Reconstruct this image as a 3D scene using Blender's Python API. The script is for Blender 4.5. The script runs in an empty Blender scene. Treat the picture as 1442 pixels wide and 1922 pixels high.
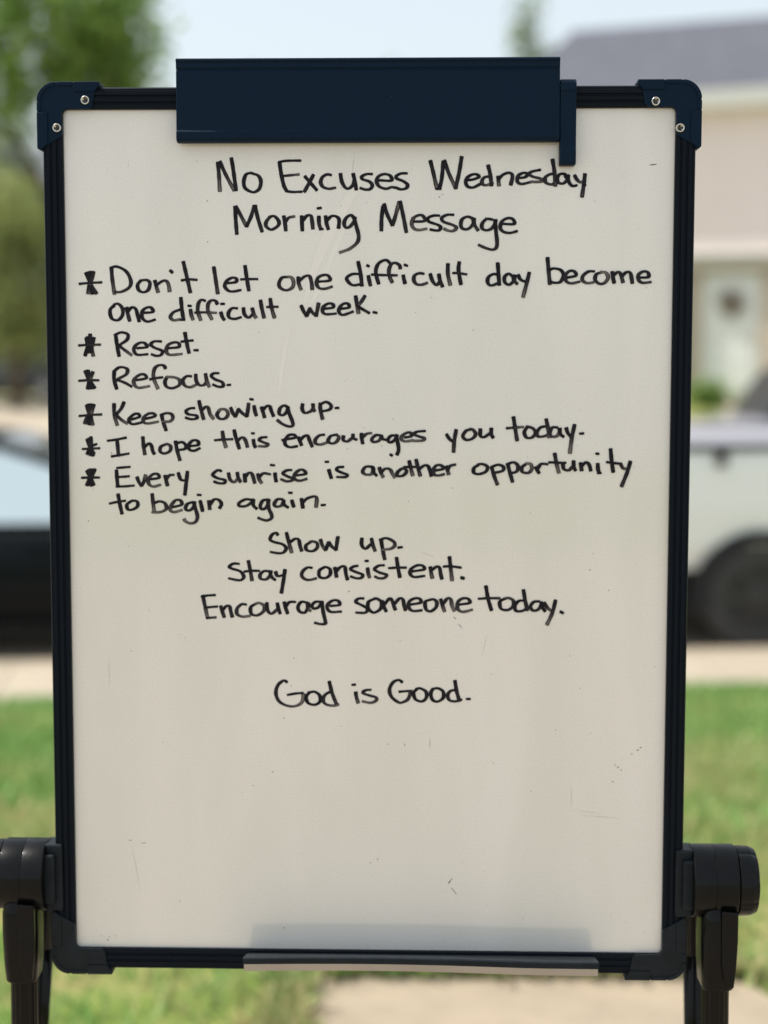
import bpy, bmesh, math, random
import numpy as np
from mathutils import Vector, Matrix

# ------------------------------------------------------------------ camera, sky, sun, exposure
S = bpy.context.scene
COL = S.collection
FPX = 2950.0                       # focal length in pixels of the 1442 x 1922 photograph
HORIZON = 620.0
PITCH = math.atan((961.0 - HORIZON) / FPX)
CAMZ = 1.5
cam = bpy.data.cameras.new('camera')
cam_o = bpy.data.objects.new('camera', cam)
COL.objects.link(cam_o)
cam.sensor_fit = 'VERTICAL'
cam.sensor_height = 36.0
cam.sensor_width = 27.0
cam.lens = FPX * 36.0 / 1922.0
cam.clip_start = 0.05
cam.clip_end = 3000
cam_o.location = (0, 0, CAMZ)
cam_o.rotation_euler = (math.pi / 2 - PITCH, 0, 0)
cam.dof.use_dof = True
cam.dof.focus_distance = 1.63
cam.dof.aperture_fstop = 2.3
S.camera = cam_o

SUN_EL, SUN_AZ = math.radians(58), math.radians(-83)     # azimuth from +Y towards +X
W = bpy.data.worlds.new('World')
S.world = W
W.use_nodes = True
nt = W.node_tree
bg = nt.nodes['Background']
sky = nt.nodes.new('ShaderNodeTexSky')
sky.sky_type = 'NISHITA'
sky.sun_disc = False
sky.sun_elevation = SUN_EL
sky.sun_rotation = SUN_AZ
sky.air_density = 1.0
sky.dust_density = 3.0
sky.ozone_density = 1.0
veil = nt.nodes.new('ShaderNodeMix')          # thin high cloud over the clear sky
veil.data_type = 'RGBA'
veil.inputs[0].default_value = 0.7
veil.inputs[7].default_value = (3.55, 3.8, 3.8, 1)
nt.links.new(sky.outputs[0], veil.inputs[6])
nt.links.new(veil.outputs[2], bg.inputs[0])
bg.inputs[1].default_value = 0.13
sl = bpy.data.lights.new('sun', 'SUN')
sl.energy = 3.0
sl.angle = math.radians(0.5)
sl.color = (1.0, 0.95, 0.87)
so = bpy.data.objects.new('sun', sl)
COL.objects.link(so)
so.rotation_euler = Vector((math.cos(SUN_EL) * math.sin(SUN_AZ), math.cos(SUN_EL) * math.cos(SUN_AZ), math.sin(SUN_EL))).to_track_quat('Z', 'Y').to_euler()
S.view_settings.view_transform = 'Standard'
S.view_settings.look = 'None'
S.view_settings.exposure = 0.9
S.view_settings.gamma = 1.0
S.cycles.use_denoising = True
S.cycles.max_bounces = 8
S.cycles.sample_clamp_indirect = 6

# ------------------------------------------------------------------ helpers
rnd = random.Random(7)
MM = 0.001

def mat(name, col, rough=0.6, metal=0.0, spec=0.5, coat=0.0, noise=None, bump=None, ior=None):
    """noise = (scale, other colour, contrast low, high); bump = (scale, strength)"""
    m = bpy.data.materials.new(name)
    m.use_nodes = True
    n = m.node_tree
    p = n.nodes['Principled BSDF']
    p.inputs['Base Color'].default_value = (*col, 1)
    p.inputs['Roughness'].default_value = rough
    p.inputs['Metallic'].default_value = metal
    p.inputs['Specular IOR Level'].default_value = spec
    p.inputs['Coat Weight'].default_value = coat
    p.inputs['Coat Roughness'].default_value = 0.03
    if ior: p.inputs['IOR'].default_value = ior
    tc = n.nodes.new('ShaderNodeTexCoord')
    if noise:
        t = n.nodes.new('ShaderNodeTexNoise')
        t.inputs['Scale'].default_value = noise[0]
        t.inputs['Detail'].default_value = 6
        n.links.new(tc.outputs['Object'], t.inputs['Vector'])
        mr = n.nodes.new('ShaderNodeMapRange')
        mr.inputs['From Min'].default_value = noise[2]
        mr.inputs['From Max'].default_value = noise[3]
        n.links.new(t.outputs['Fac'], mr.inputs['Value'])
        mx = n.nodes.new('ShaderNodeMix')
        mx.data_type = 'RGBA'
        mx.inputs[6].default_value = (*col, 1)
        mx.inputs[7].default_value = (*noise[1], 1)
        n.links.new(mr.outputs[0], mx.inputs[0])
        n.links.new(mx.outputs[2], p.inputs['Base Color'])
    if bump:
        t2 = n.nodes.new('ShaderNodeTexNoise')
        t2.inputs['Scale'].default_value = bump[0]
        t2.inputs['Detail'].default_value = 4
        n.links.new(tc.outputs['Object'], t2.inputs['Vector'])
        b = n.nodes.new('ShaderNodeBump')
        b.inputs['Strength'].default_value = bump[1]
        b.inputs['Distance'].default_value = 0.002
        n.links.new(t2.outputs['Fac'], b.inputs['Height'])
        n.links.new(b.outputs[0], p.inputs['Normal'])
    return m

def attr_mat(name, attr, ramp, rough=0.6, translucent=0.0, spec=0.3):
    """colour from a mesh attribute 0..1 through a ramp"""
    m = bpy.data.materials.new(name)
    m.use_nodes = True
    n = m.node_tree
    p = n.nodes['Principled BSDF']
    p.inputs['Roughness'].default_value = rough
    p.inputs['Specular IOR Level'].default_value = spec
    a = n.nodes.new('ShaderNodeAttribute')
    a.attribute_name = attr
    r = n.nodes.new('ShaderNodeValToRGB')
    e = r.color_ramp.elements
    e[0].position, e[0].color = ramp[0][0], (*ramp[0][1], 1)
    e[1].position, e[1].color = ramp[-1][0], (*ramp[-1][1], 1)
    for pos, c in ramp[1:-1]:
        k = e.new(pos); k.color = (*c, 1)
    n.links.new(a.outputs['Fac'], r.inputs[0])
    n.links.new(r.outputs[0], p.inputs['Base Color'])
    if translucent:
        t = n.nodes.new('ShaderNodeBsdfTranslucent')
        n.links.new(r.outputs[0], t.inputs['Color'])
        mx = n.nodes.new('ShaderNodeMixShader')
        mx.inputs[0].default_value = translucent
        n.links.new(p.outputs[0], mx.inputs[1])
        n.links.new(t.outputs[0], mx.inputs[2])
        n.links.new(mx.outputs[0], n.nodes['Material Output'].inputs[0])
    return m

def link(name, me, m, parent=None, loc=None, mtx=None, smooth=False, bevel=0):
    o = bpy.data.objects.new(name, me)
    COL.objects.link(o)
    if m is not None:
        for k in (m if isinstance(m, (list, tuple)) else [m]): me.materials.append(k)
    if parent: o.parent = parent
    if mtx is not None: o.matrix_local = mtx
    elif loc is not None: o.location = loc
    if smooth:
        for p in me.polygons: p.use_smooth = True
    if bevel:
        b = o.modifiers.new('Bevel', 'BEVEL')
        b.width = bevel; b.segments = 2; b.limit_method = 'ANGLE'; b.angle_limit = math.radians(35)
        b.harden_normals = False
    return o

def obj(name, bm, m, parent=None, **k):
    bmesh.ops.recalc_face_normals(bm, faces=bm.faces)
    me = bpy.data.meshes.new(name)
    bm.to_mesh(me); bm.free()
    return link(name, me, m, parent, **k)

def thing(name, label, cat, loc=(0, 0, 0), rz=0, group=None):
    o = bpy.data.objects.new(name, None)
    COL.objects.link(o)
    o.location = loc; o.rotation_euler = (0, 0, rz)
    o.empty_display_size = 0.2
    return tag(o, label, cat, group)

def tag(o, label=None, cat=None, group=None, kind=None):
    if label: o['label'] = label
    if cat: o['category'] = cat
    if group: o['group'] = group
    if kind: o['kind'] = kind
    return o

def B(): return bmesh.new()

def box(bm, x0, x1, y0, y1, z0, z1):
    v = [bm.verts.new(c) for c in ((x0,y0,z0),(x1,y0,z0),(x1,y1,z0),(x0,y1,z0),(x0,y0,z1),(x1,y0,z1),(x1,y1,z1),(x0,y1,z1))]
    for f in ((3,2,1,0),(4,5,6,7),(0,1,5,4),(1,2,6,5),(2,3,7,6),(3,0,4,7)): bm.faces.new([v[i] for i in f])
    return bm

def prism(bm, pts, fn, a, b):
    """polygon pts (2d) extruded from a to b; fn(p, q, depth) -> 3d"""
    A = [bm.verts.new(fn(p[0], p[1], a)) for p in pts]
    C = [bm.verts.new(fn(p[0], p[1], b)) for p in pts]
    n = len(pts)
    bm.faces.new(A); bm.faces.new(C[::-1])
    for i in range(n): bm.faces.new((A[i], C[i], C[(i+1) % n], A[(i+1) % n]))
    return bm

def rings(bm, rs, cap=True, closed=True):
    """skin a list of equal-length rings of 3d points"""
    R = [[bm.verts.new(p) for p in r] for r in rs]
    n = len(R[0])
    for a, b in zip(R, R[1:]):
        for i in range(n if closed else n - 1):
            bm.faces.new((a[i], a[(i+1) % n], b[(i+1) % n], b[i]))
    if cap:
        bm.faces.new(R[0][::-1]); bm.faces.new(R[-1])
    return bm

def lathe(bm, prof, c, axis, n=32, cap=True):
    """prof = [(radius, along)], turned round the given axis through c"""
    ax = Vector(axis).normalized()
    u = ax.orthogonal().normalized(); v = ax.cross(u)
    c = Vector(c)
    rs = [[c + ax * h + (u * math.cos(t) + v * math.sin(t)) * r for t in [2 * math.pi * k / n for k in range(n)]] for r, h in prof]
    return rings(bm, rs, cap)

def tube(bm, path, rad, n=10):
    path = [Vector(p) for p in path]
    rr = rad if isinstance(rad, (list, tuple)) else [rad] * len(path)
    rs = []
    for i, p in enumerate(path):
        d = (path[min(i+1, len(path)-1)] - path[max(i-1, 0)]).normalized()
        u = d.cross(Vector((0, 1, 0.01))).normalized(); v = d.cross(u)
        rs.append([p + (u * math.cos(t) + v * math.sin(t)) * rr[i] for t in [2 * math.pi * k / n for k in range(n)]])
    return rings(bm, rs)

# ------------------------------------------------------------------ the ground
TH = math.radians(5.1)                 # the street runs slightly askew to the camera
SE, TE = Vector((math.cos(TH), math.sin(TH), 0)), Vector((-math.sin(TH), math.cos(TH), 0))
def street(s, t, z=0.0): return SE * s + TE * t + Vector((0, 0, z))
LAWN, WALK, ROAD = 9.09, 10.35, 17.6   # far edges of lawn, pavement and road (across the street)
ZW, ZR = -0.66, -0.82

def sstep(a, b, x):
    t = np.clip((x - a) / (b - a), 0, 1)
    return t * t * (3 - 2 * t)

def ground_z(x, y):
    t = y * math.cos(TH) - x * math.sin(TH)
    z = -0.66 * sstep(3.2, LAWN + 1.2, t) - 0.04 * sstep(LAWN - .8, LAWN, t)
    z = np.where(t > LAWN, ZW - 0.14, z)
    z = np.where(t > WALK, ZR - 0.05, z)
    right = sstep(-0.5, 2.5, x)
    far = (ZR + 0.12) + right * (1.13 * sstep(ROAD + .5, ROAD + 7.5, t)) + (1 - right) * 0.22 * sstep(ROAD + 1, 45, t)
    return np.where(t > ROAD, far, z)

def heightfield(xs, ys, fn):
    X, Y = np.meshgrid(xs, ys)
    Z = fn(X, Y)
    nx, ny = len(xs), len(ys)
    v = np.stack([X, Y, Z], -1).reshape(-1, 3)
    idx = np.arange(nx * ny).reshape(ny, nx)
    q = np.stack([idx[:-1, :-1], idx[:-1, 1:], idx[1:, 1:], idx[1:, :-1]], -1).reshape(-1, 4)
    return from_arrays(v, q)

def from_arrays(v, q):
    me = bpy.data.meshes.new('mesh')
    k = q.shape[1]
    me.vertices.add(len(v)); me.vertices.foreach_set('co', np.asarray(v, np.float32).ravel())
    me.loops.add(q.size); me.loops.foreach_set('vertex_index', np.asarray(q, np.int32).ravel())
    me.polygons.add(len(q)); me.polygons.foreach_set('loop_start', np.arange(0, q.size, k, dtype=np.int32))
    me.update(calc_edges=True)
    return me

def point_attr(me, name, vals):
    a = me.attributes.new(name, 'FLOAT', 'POINT')
    a.data.foreach_set('value', np.asarray(vals, np.float32))

# lawn soil: green thatch with tan and brown patches
def lawn_mat():
    m = bpy.data.materials.new('lawn'); m.use_nodes = True
    n = m.node_tree; p = n.nodes['Principled BSDF']; p.inputs['Roughness'].default_value = 0.9
    p.inputs['Specular IOR Level'].default_value = 0.1
    tc = n.nodes.new('ShaderNodeTexCoord')
    t = n.nodes.new('ShaderNodeTexNoise'); t.inputs['Scale'].default_value = 2.2; t.inputs['Detail'].default_value = 9
    t.inputs['Roughness'].default_value = 0.72
    n.links.new(tc.outputs['Object'], t.inputs['Vector'])
    r = n.nodes.new('ShaderNodeValToRGB')
    e = r.color_ramp.elements
    e[0].position, e[0].color = 0.30, (0.10, 0.15, 0.03, 1)
    e[1].position, e[1].color = 0.72, (0.36, 0.25, 0.13, 1)
    k = e.new(0.46); k.color = (0.15, 0.20, 0.05, 1)
    k = e.new(0.58); k.color = (0.24, 0.22, 0.09, 1)
    n.links.new(t.outputs['Fac'], r.inputs[0]); n.links.new(r.outputs[0], p.inputs['Base Color'])
    return m
M_lawn = lawn_mat()
xs = np.unique(np.concatenate([np.arange(-300, -30, 15.), np.arange(-30, 30, .5), np.arange(30, 301, 15.)]))
ys = np.unique(np.concatenate([np.arange(-40, 0, 4.), np.arange(0, 30, .25), np.arange(30, 80, 2.), np.arange(80, 900, 40.)]))
tag(link('ground', heightfield(xs, ys, ground_z), M_lawn, smooth=True), kind='structure')

M_conc = mat('concrete', (0.33, 0.27, 0.195), 0.85, noise=(9, (0.27, 0.22, 0.16), .38, .72), bump=(160, .5))
M_conc2 = mat('street_concrete', (0.38, 0.325, 0.25), 0.85, noise=(1.2, (0.33, 0.28, 0.215), .35, .7), bump=(90, .4))
bm = B()
def slab(bm, s0, s1, t0, t1, z0, z1, seg=1, gap=0.012):
    n = seg
    for i in range(n):
        a = s0 + (s1 - s0) * i / n; b = s0 + (s1 - s0) * (i + 1) / n - gap
        P = [street(a, t0), street(b, t0), street(b, t1), street(a, t1)]
        prism(bm, [(p.x, p.y) for p in P], lambda x, y, z: (x, y, z), z0, z1)
slab(bm, -30, 30, LAWN, WALK - .17, ZW - .12, ZW, 40)
tag(obj('pavement', bm, M_conc2), kind='structure')
bm = B(); slab(bm, -30, 30, WALK - .16, WALK, ZR - .1, ZW, 20, .006)
tag(obj('kerb', bm, M_conc, bevel=.02), kind='structure')
bm = B(); slab(bm, -30, 30, WALK, ROAD, ZR - .04, ZR, 10, .01)
tag(obj('road', bm, M_conc2), kind='structure')
# open concrete court on the far left, beyond the road
bm = B()
dx = np.linspace(-34, -1.5, 30); dy = np.linspace(17.7, 47, 30)
rs = [[(x, y + (x * math.tan(TH) if j == 0 else 0), float(ground_z(np.array(x), np.array(y + .5))) + .03) for x in dx] for j, y in enumerate(dy)]
rings(bm, rs, cap=False, closed=False)
tag(obj('driveway', bm, M_conc2), kind='structure')

bm = B()
dy = np.linspace(17.75, 25.2, 16); dx = np.linspace(5.15, 10.5, 6)
rs = [[(x, y + (x * math.tan(TH) * (1 - j / 15)) - (x - 5.7) * .42 * (j / 15), 0) for x in dx] for j, y in enumerate(dy)]
rs = [[(x, y, float(ground_z(np.array(x), np.array(y))) + .03) for x, y, _ in r_] for r_ in rs]
rings(bm, rs, cap=False, closed=False)
tag(obj('driveway', bm, M_conc2), kind='structure')
# concrete walk under the easel: ragged edges where the lawn creeps over it
bm = B()
def edge(n, f):
    return [f(i / n) for i in range(n + 1)]
rr = random.Random(3)
E_l = edge(30, lambda t: (-0.20 + .03 * t + rr.uniform(-.012, .012), 2.61 + t * .875))
E_f = edge(16, lambda t: (-0.165 + t * .905, 3.495 + rr.uniform(-.012, .012)))
E_r = [(0.80, 3.475), (0.845, 3.44), (.87, 3.39), (.895, 3.33), (.90, 3.2), (.91, 2.9), (.91, 2.61)]
prism(bm, E_l + E_f + E_r, lambda x, y, z: (x, y, z), -0.1, 0.012)
tag(obj('path', bm, M_conc, bevel=.004), kind='structure')

# unseen concrete apron, added to bounce warm light onto the board
bm = B()
for i in range(6):
    for j in range(6):
        box(bm, -7.2 + i * 2.4, -7.2 + i * 2.4 + 2.392, -11.8 + j * 2.4, -11.8 + j * 2.4 + 2.392, -.1, .014)
tag(obj('bounce_apron', bm, M_conc), kind='structure')

# ------------------------------------------------------------------ grass (uncountable)
def grass():
    g = np.random.default_rng(5)
    N = 130000
    x = g.uniform(-4.6, 4.6, N); y = 2.62 + (9.4 - 2.62) * g.random(N) ** 0.85
    t = y * math.cos(TH) - x * math.sin(TH)
    dist = np.hypot(x * 1.0, y)
    pn = (np.sin(x * 2.3 + 1.7 * np.sin(y * 1.9)) + np.sin(y * 2.9 + 1.3 * np.sin(x * 3.1)) + np.sin(x * 6.1 + y * 4.3)) / 3
    on_path = (x > -0.20) & (x < 0.91) & (y < 3.495) & ~((x > .80) & (y - 3.475 > -(x - .80) * 1.8))
    keep = (t < LAWN - .02) & ~on_path & (g.random(N) < 0.62 + 0.45 * pn)
    # a fringe along the edge of the walk
    xf = np.concatenate([g.uniform(-.17, .86, 2600), -0.205 + g.normal(0, .012, 2600)])
    yf = np.concatenate([3.505 + np.abs(g.normal(0, .02, 2600)), g.uniform(2.65, 3.51, 2600)])
    x = np.concatenate([x[keep], xf]); y = np.concatenate([y[keep], yf])
    n = len(x)
    z = ground_z(x, y)
    h = g.uniform(.025, .065, n); w = g.uniform(.003, .0065, n) * (1 + .10 * np.hypot(x, y))
    a = g.uniform(0, 2 * np.pi, n); lean = g.normal(0, .6, (n, 2)) * h[:, None]
    ca, sa = np.cos(a) * w, np.sin(a) * w
    v = np.zeros((n, 4, 3))
    v[:, 0] = np.stack([x - ca, y - sa, z - .004], -1)
    v[:, 1] = np.stack([x + ca, y + sa, z - .004], -1)
    v[:, 2] = np.stack([x + ca * .55 + lean[:, 0], y + sa * .55 + lean[:, 1], z + h], -1)
    v[:, 3] = np.stack([x - ca * .25 + lean[:, 0], y - sa * .25 + lean[:, 1], z + h * 1.02], -1)
    q = np.arange(n * 4).reshape(n, 4)
    me = from_arrays(v.reshape(-1, 3), q)
    pn = (np.sin(x * 1.7 + 1.1 * np.sin(y * 2.3)) + np.sin(y * 3.3 + 1.3 * np.sin(x * 2.1))) / 2
    c = np.clip(0.36 + .22 * pn + g.normal(0, .2, n), 0, 1)
    c = np.where(y * math.cos(TH) - x * math.sin(TH) < 6.6, c + .13 + .2 * np.sin(x * 4.1 + 2 * np.sin(y * 3.7)) * np.sin(y * 5.3), c)
    c = np.where(y * math.cos(TH) - x * math.sin(TH) > 6.4, c * .78, c)
    point_attr(me, 'tint', np.repeat(c, 4))
    m = attr_mat('grass_blade', 'tint', [(0, (.15, .32, .08)), (.35, (.23, .38, .11)), (.62, (.38, .40, .17)), (1, (.56, .45, .27))], .55, .35)
    tag(link('grass', me, m), 'green lawn grass with dry tan patches around the walk', kind='stuff')
grass()

# ------------------------------------------------------------------ trees
def leaf_mesh(clumps, n, size, seed, flat=0.0):
    """clumps: (centre, radii, weight); leaves as small bent quads gathered in sprays"""
    g = np.random.default_rng(seed)
    wts = np.array([c[2] for c in clumps], float); wts /= wts.sum()
    which = g.choice(len(clumps), n // 8, p=wts)
    C = np.array([c[0] for c in clumps])[which]; R = np.array([c[1] for c in clumps])[which]
    d = g.normal(0, 1, (len(which), 3)); d /= np.linalg.norm(d, axis=1)[:, None]
    r = g.random(len(which)) ** 0.45
    P = C + d * R * r[:, None]
    P = np.repeat(P, 8, 0) + g.normal(0, size * 1.5, (len(which) * 8, 3))
    m = len(P)
    a = g.normal(0, 1, (m, 3)); a /= np.linalg.norm(a, axis=1)[:, None]
    b = np.cross(a, g.normal(0, 1, (m, 3))); b /= np.linalg.norm(b, axis=1)[:, None]
    s = size * g.uniform(.6, 1.3, m)[:, None]
    v = np.stack([P - a * s, P - b * s * .45, P + a * s, P + b * s * .45], 1)
    me = from_arrays(v.reshape(-1, 3), np.arange(m * 4).reshape(m, 4))
    base = np.repeat(g.random(len(which)), 8) * .55 + g.random(m) * .45
    point_attr(me, 'tint', np.repeat(base, 4))
    return me

LEAF = {
 'fresh': attr_mat('leaf_fresh', 'tint', [(0, (.10, .18, .05)), (.5, (.19, .31, .07)), (1, (.36, .47, .12))], .5, .5),
 'dark': attr_mat('leaf_dark', 'tint', [(0, (.12, .16, .06)), (.5, (.25, .30, .10)), (1, (.45, .46, .19))], .5, .5),
 'pale': attr_mat('leaf_pale', 'tint', [(0, (.17, .23, .15)), (.5, (.26, .33, .21)), (1, (.36, .42, .28))], .55, .4),
}
M_bark = mat('bark', (.11, .08, .055), .9, noise=(14, (.06, .045, .03), .35, .7), bump=(40, .8))

def tree(name, label, x, y, h, clumps, kind, n, size, seed, trunk=0.16, group=None, cat='tree'):
    z = float(ground_z(np.array(float(x)), np.array(float(y)))) - .05
    t = thing(name, label, cat, (x, y, z), group=group)
    link('crown', leaf_mesh(clumps, n, size, seed), LEAF[kind], t)
    bm = B()
    top = max(c[0][2] for c in clumps)
    tube(bm, [(0, 0, 0), (.03, 0, h * .25), (-.04, .02, h * .5), (.0, 0, top)], [trunk * 1.25, trunk, trunk * .75, trunk * .18], 10)
    for i, c in enumerate(clumps[:9]):
        p = Vector(c[0]); z0 = max(h * .2, min(p.z - .3, h * (.32 + .05 * i)))
        tube(bm, [(0, 0, z0), Vector((p.x * .45, p.y * .45, z0 + (p.z - z0) * .6)), p], [trunk * .45, trunk * .3, trunk * .1], 7)
    obj('trunk', bm, M_bark, t, smooth=True)
    return t

tree('broadleaf_tree', 'tall bright green leafy tree overhanging the upper left corner', -3.9, 22, 5.5,
     [((-1.0, 0, 6.7), (1.5, 1.3, .9), 3.2), ((-.05, .4, 6.0), (.95, 1.0, .6), 2.2), ((-2.1, .2, 6.0), (.8, 1, .7), 1.4), ((.35, -.3, 6.7), (.55, .9, .6), .8), ((-1.2, .1, 5.5), (.45, .6, .35), .5), ((-1.9, .3, 5.0), (.5, .5, .35), .35), ((.25, 0, 5.55), (.5, .5, .3), .5)], 'fresh', 6200, .10, 11)
tree('broadleaf_tree', 'olive green tree beyond the parked grey car at left', -9.3, 40, 4.2,
     [((0, 0, 5.1), (1.5, 1.5, .9), 2.2), ((.4, 0, 4.3), (1.4, 1.2, .7), 1.6), ((-.9, .2, 3.4), (1.2, 1.2, .9), 2), ((1.2, .2, 3.7), (1.3, 1.1, 1.0), 2), ((.3, 0, 2.7), (1.7, 1.2, .6), 2.4), ((-.2, 0, 1.9), (1.7, 1.2, .5), 2.2)], 'dark', 6400, .12, 12)
tree('broadleaf_tree', 'dark bushy tree left of the olive tree, partly out of frame', -12.6, 43, 5.0,
     [((0, 0, 4.9), (2.0, 1.5, 1.3), 3), ((.8, .2, 3.5), (1.5, 1.2, 1.2), 2), ((-1.2, .2, 3.2), (1.4, 1.1, 1.1), 2), ((1.8, 0, 2.3), (1.5, 1.2, .7), 2.4)], 'dark', 7000, .14, 13)
tree('broadleaf_tree', 'pale grey green tree seen above the olive tree at left', -13.2, 55, 7.0,
     [((0, 0, 7.4), (1.5, 1.3, 1.1), 2), ((1.5, .2, 6.2), (1.3, 1.2, .9), 1.6), ((-1.5, .2, 6.3), (1.4, 1.1, 1.1), 1.6), ((.4, 0, 8.8), (.7, .8, .6), .6)], 'pale', 2600, .17, 18)
tree('broadleaf_tree', 'round mid green tree behind the whiteboard left of centre', -4.6, 46, 6.0,
     [((0, 0, 6.0), (2.3, 2, 1.6), 3), ((-1.4, .2, 4.6), (1.5, 1.5, 1.3), 2), ((1.5, .2, 4.8), (1.5, 1.3, 1.2), 2)], 'fresh', 4200, .18, 14)
tree('broadleaf_tree', 'dark spreading tree behind the whiteboard near centre', .2, 52, 7.0,
     [((0, 0, 7.2), (2.3, 2, 1.7), 3), ((-1.6, .2, 5.4), (1.6, 1.5, 1.3), 2), ((1.6, .2, 5.4), (1.6, 1.3, 1.2), 2), ((0.05, 0, 9.3), (.7, .7, .8), .8)], 'dark', 4600, .18, 15)
tree('conifer_tree', 'slim pale green treetop rising above the house roof', 4.1, 46, 9.5,
     [((.1, 0, 10.2), (.35, .28, .45), .5), ((-.15, 0, 9.5), (.55, .5, .45), .9), ((.2, 0, 8.8), (.7, .6, .5), 1.2), ((-.1, 0, 7.9), (.8, .75, .7), 1.6), ((.1, 0, 6.8), (1.0, 1, .9), 2), ((0, 0, 5.2), (1.3, 1.3, 1.1), 2)], 'pale', 1500, .13, 16, .10)
tree('broadleaf_tree', 'hazy pale green tree far off left of the clip', -6.1, 70, 9,
     [((0, 0, 11.6), (1.5, 1.5, 1.2), 1.4), ((-.6, 0, 9.6), (1.9, 1.5, 1.4), 2), ((.8, 0, 8.4), (1.8, 1.5, 1.5), 2), ((0, 0, 6.5), (2.3, 2, 1.6), 2)], 'pale', 3200, .22, 17)

# ------------------------------------------------------------------ houses
def siding_mat(name, col):
    m = bpy.data.materials.new(name); m.use_nodes = True
    n = m.node_tree; p = n.nodes['Principled BSDF']
    p.inputs['Base Color'].default_value = (*col, 1); p.inputs['Roughness'].default_value = .6
    tc = n.nodes.new('ShaderNodeTexCoord')
    t = n.nodes.new('ShaderNodeTexNoise'); t.inputs['Scale'].default_value = 1.5
    n.links.new(tc.outputs['Object'], t.inputs['Vector'])
    mx = n.nodes.new('ShaderNodeMix'); mx.data_type = 'RGBA'
    mx.inputs[6].default_value = (*col, 1); mx.inputs[7].default_value = (col[0] * .9, col[1] * .9, col[2] * .9, 1)
    n.links.new(t.outputs['Fac'], mx.inputs[0]); n.links.new(mx.outputs[2], p.inputs['Base Color'])
    return m
M_siding = siding_mat('vinyl_siding', (.95, .82, .79))
M_trim = mat('white_trim', (.80, .80, .77), .45)
M_roof = mat('roof_shingle', (.115, .12, .145), .95, spec=.2, noise=(3, (.09, .094, .115), .35, .65), bump=(25, .6))
M_roof2 = mat('slate_roof', (.17, .18, .21), .9, noise=(2, (.13, .135, .16), .35, .65))
M_door = mat('door_paint', (.78, .79, .76), .4)
M_dark = mat('dark_recess', (.05, .048, .042), .6)
M_glass = mat('window_glass', (.10, .13, .14), .04, spec=.8)
M_brass = mat('brass', (.55, .40, .16), .3, 1.0)

def clapboard(bm, x0, x1, z0, z1, y, step=.2, lap=.014):
    """lapped boards on a wall facing -y"""
    z = z0
    while z < z1 - 1e-4:
        zt = min(z + step, z1)
        P = [(y - .02 - lap, z), (y - .02, zt), (y + .08, zt), (y + .08, z)]
        prism(bm, P, lambda a, b, d: (d, a, b), x0, x1)
        z = zt

def house(name, label, loc, rz, x0, x1, eave, ridge, depth, wall_m, roof_m, door=True):
    h = thing(name, label, 'house', loc, rz)
    bm = B()
    if door:
        clapboard(bm, x0, -.82, -.6, 2.3, 0); clapboard(bm, .82, x1, -.6, 2.3, 0)
        clapboard(bm, x0, x1, 2.3, eave, 0)
        box(bm, -.82, .82, .2, .25, 0, 2.3)
    else:
        clapboard(bm, x0, x1, -.6, eave, 0)
    box(bm, x0, x0 + .1, .081, depth, -.6, eave); box(bm, x1 - .1, x1, .081, depth, -.6, eave)
    box(bm, x0 + .1, x1 - .1, depth - .1, depth, -.6, eave)
    obj('wall', bm, wall_m, h)
    bm = B()
    o, e = .30, .35
    y0, y1 = -o, depth + o; ym = depth / 2; sl = (ridge - eave) / (ym)
    P = [(y0, eave - .0 - o * sl * .0 + .02), (ym, ridge), (y1, eave + .02), (y1, eave + .14), (ym, ridge + .14), (y0, eave + .14)]
    prism(bm, P, lambda a, b, d: (d, a, b), x0 - e, x1 + e)
    r = obj('roof', bm, roof_m, h)
    for xx in (x0 + .003, x1 - .103):
        bm = B(); prism(bm, [(.0, eave), (depth, eave), (ym, ridge - .03)], lambda a, b, d: (d, a, b), xx, xx + .1)
        obj('gable', bm, wall_m, h)
    bm = B(); prism(bm, [(y0 - .1, eave - .12), (y0 - .13, eave + .15), (y0 - .003, eave + .15), (y0 - .003, eave - .12)], lambda a, b, d: (d, a, b), x0 - e, x1 + e)
    obj('gutter', bm, M_trim, h)
    bm = B(); box(bm, x0 - e + .003, x1 + e - .003, y0, -.045, eave - .10, eave + .015)
    obj('soffit', bm, M_trim, h)
    return h

def window(h, xc, z0, w, hh):
    bm = B()
    t = .09
    for a, b, c, d in ((xc - w/2, xc + w/2, z0, z0 + t), (xc - w/2, xc + w/2, z0 + hh - t, z0 + hh), (xc - w/2, xc - w/2 + t, z0 + t, z0 + hh - t), (xc + w/2 - t, xc + w/2, z0 + t, z0 + hh - t), (xc - w/2 + t, xc + w/2 - t, z0 + hh/2 - .03, z0 + hh/2 + .03)):
        box(bm, a, b, -.085, -.03, c, d)
    f = obj('window', bm, M_trim, h)
    bm = B(); box(bm, xc - w/2 + t, xc + w/2 - t, -.06, -.036, z0 + t, z0 + hh/2 - .03)
    box(bm, xc - w/2 + t, xc + w/2 - t, -.055, -.031, z0 + hh/2 + .03, z0 + hh - t)
    obj('pane', bm, M_glass, f)
    return f

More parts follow.
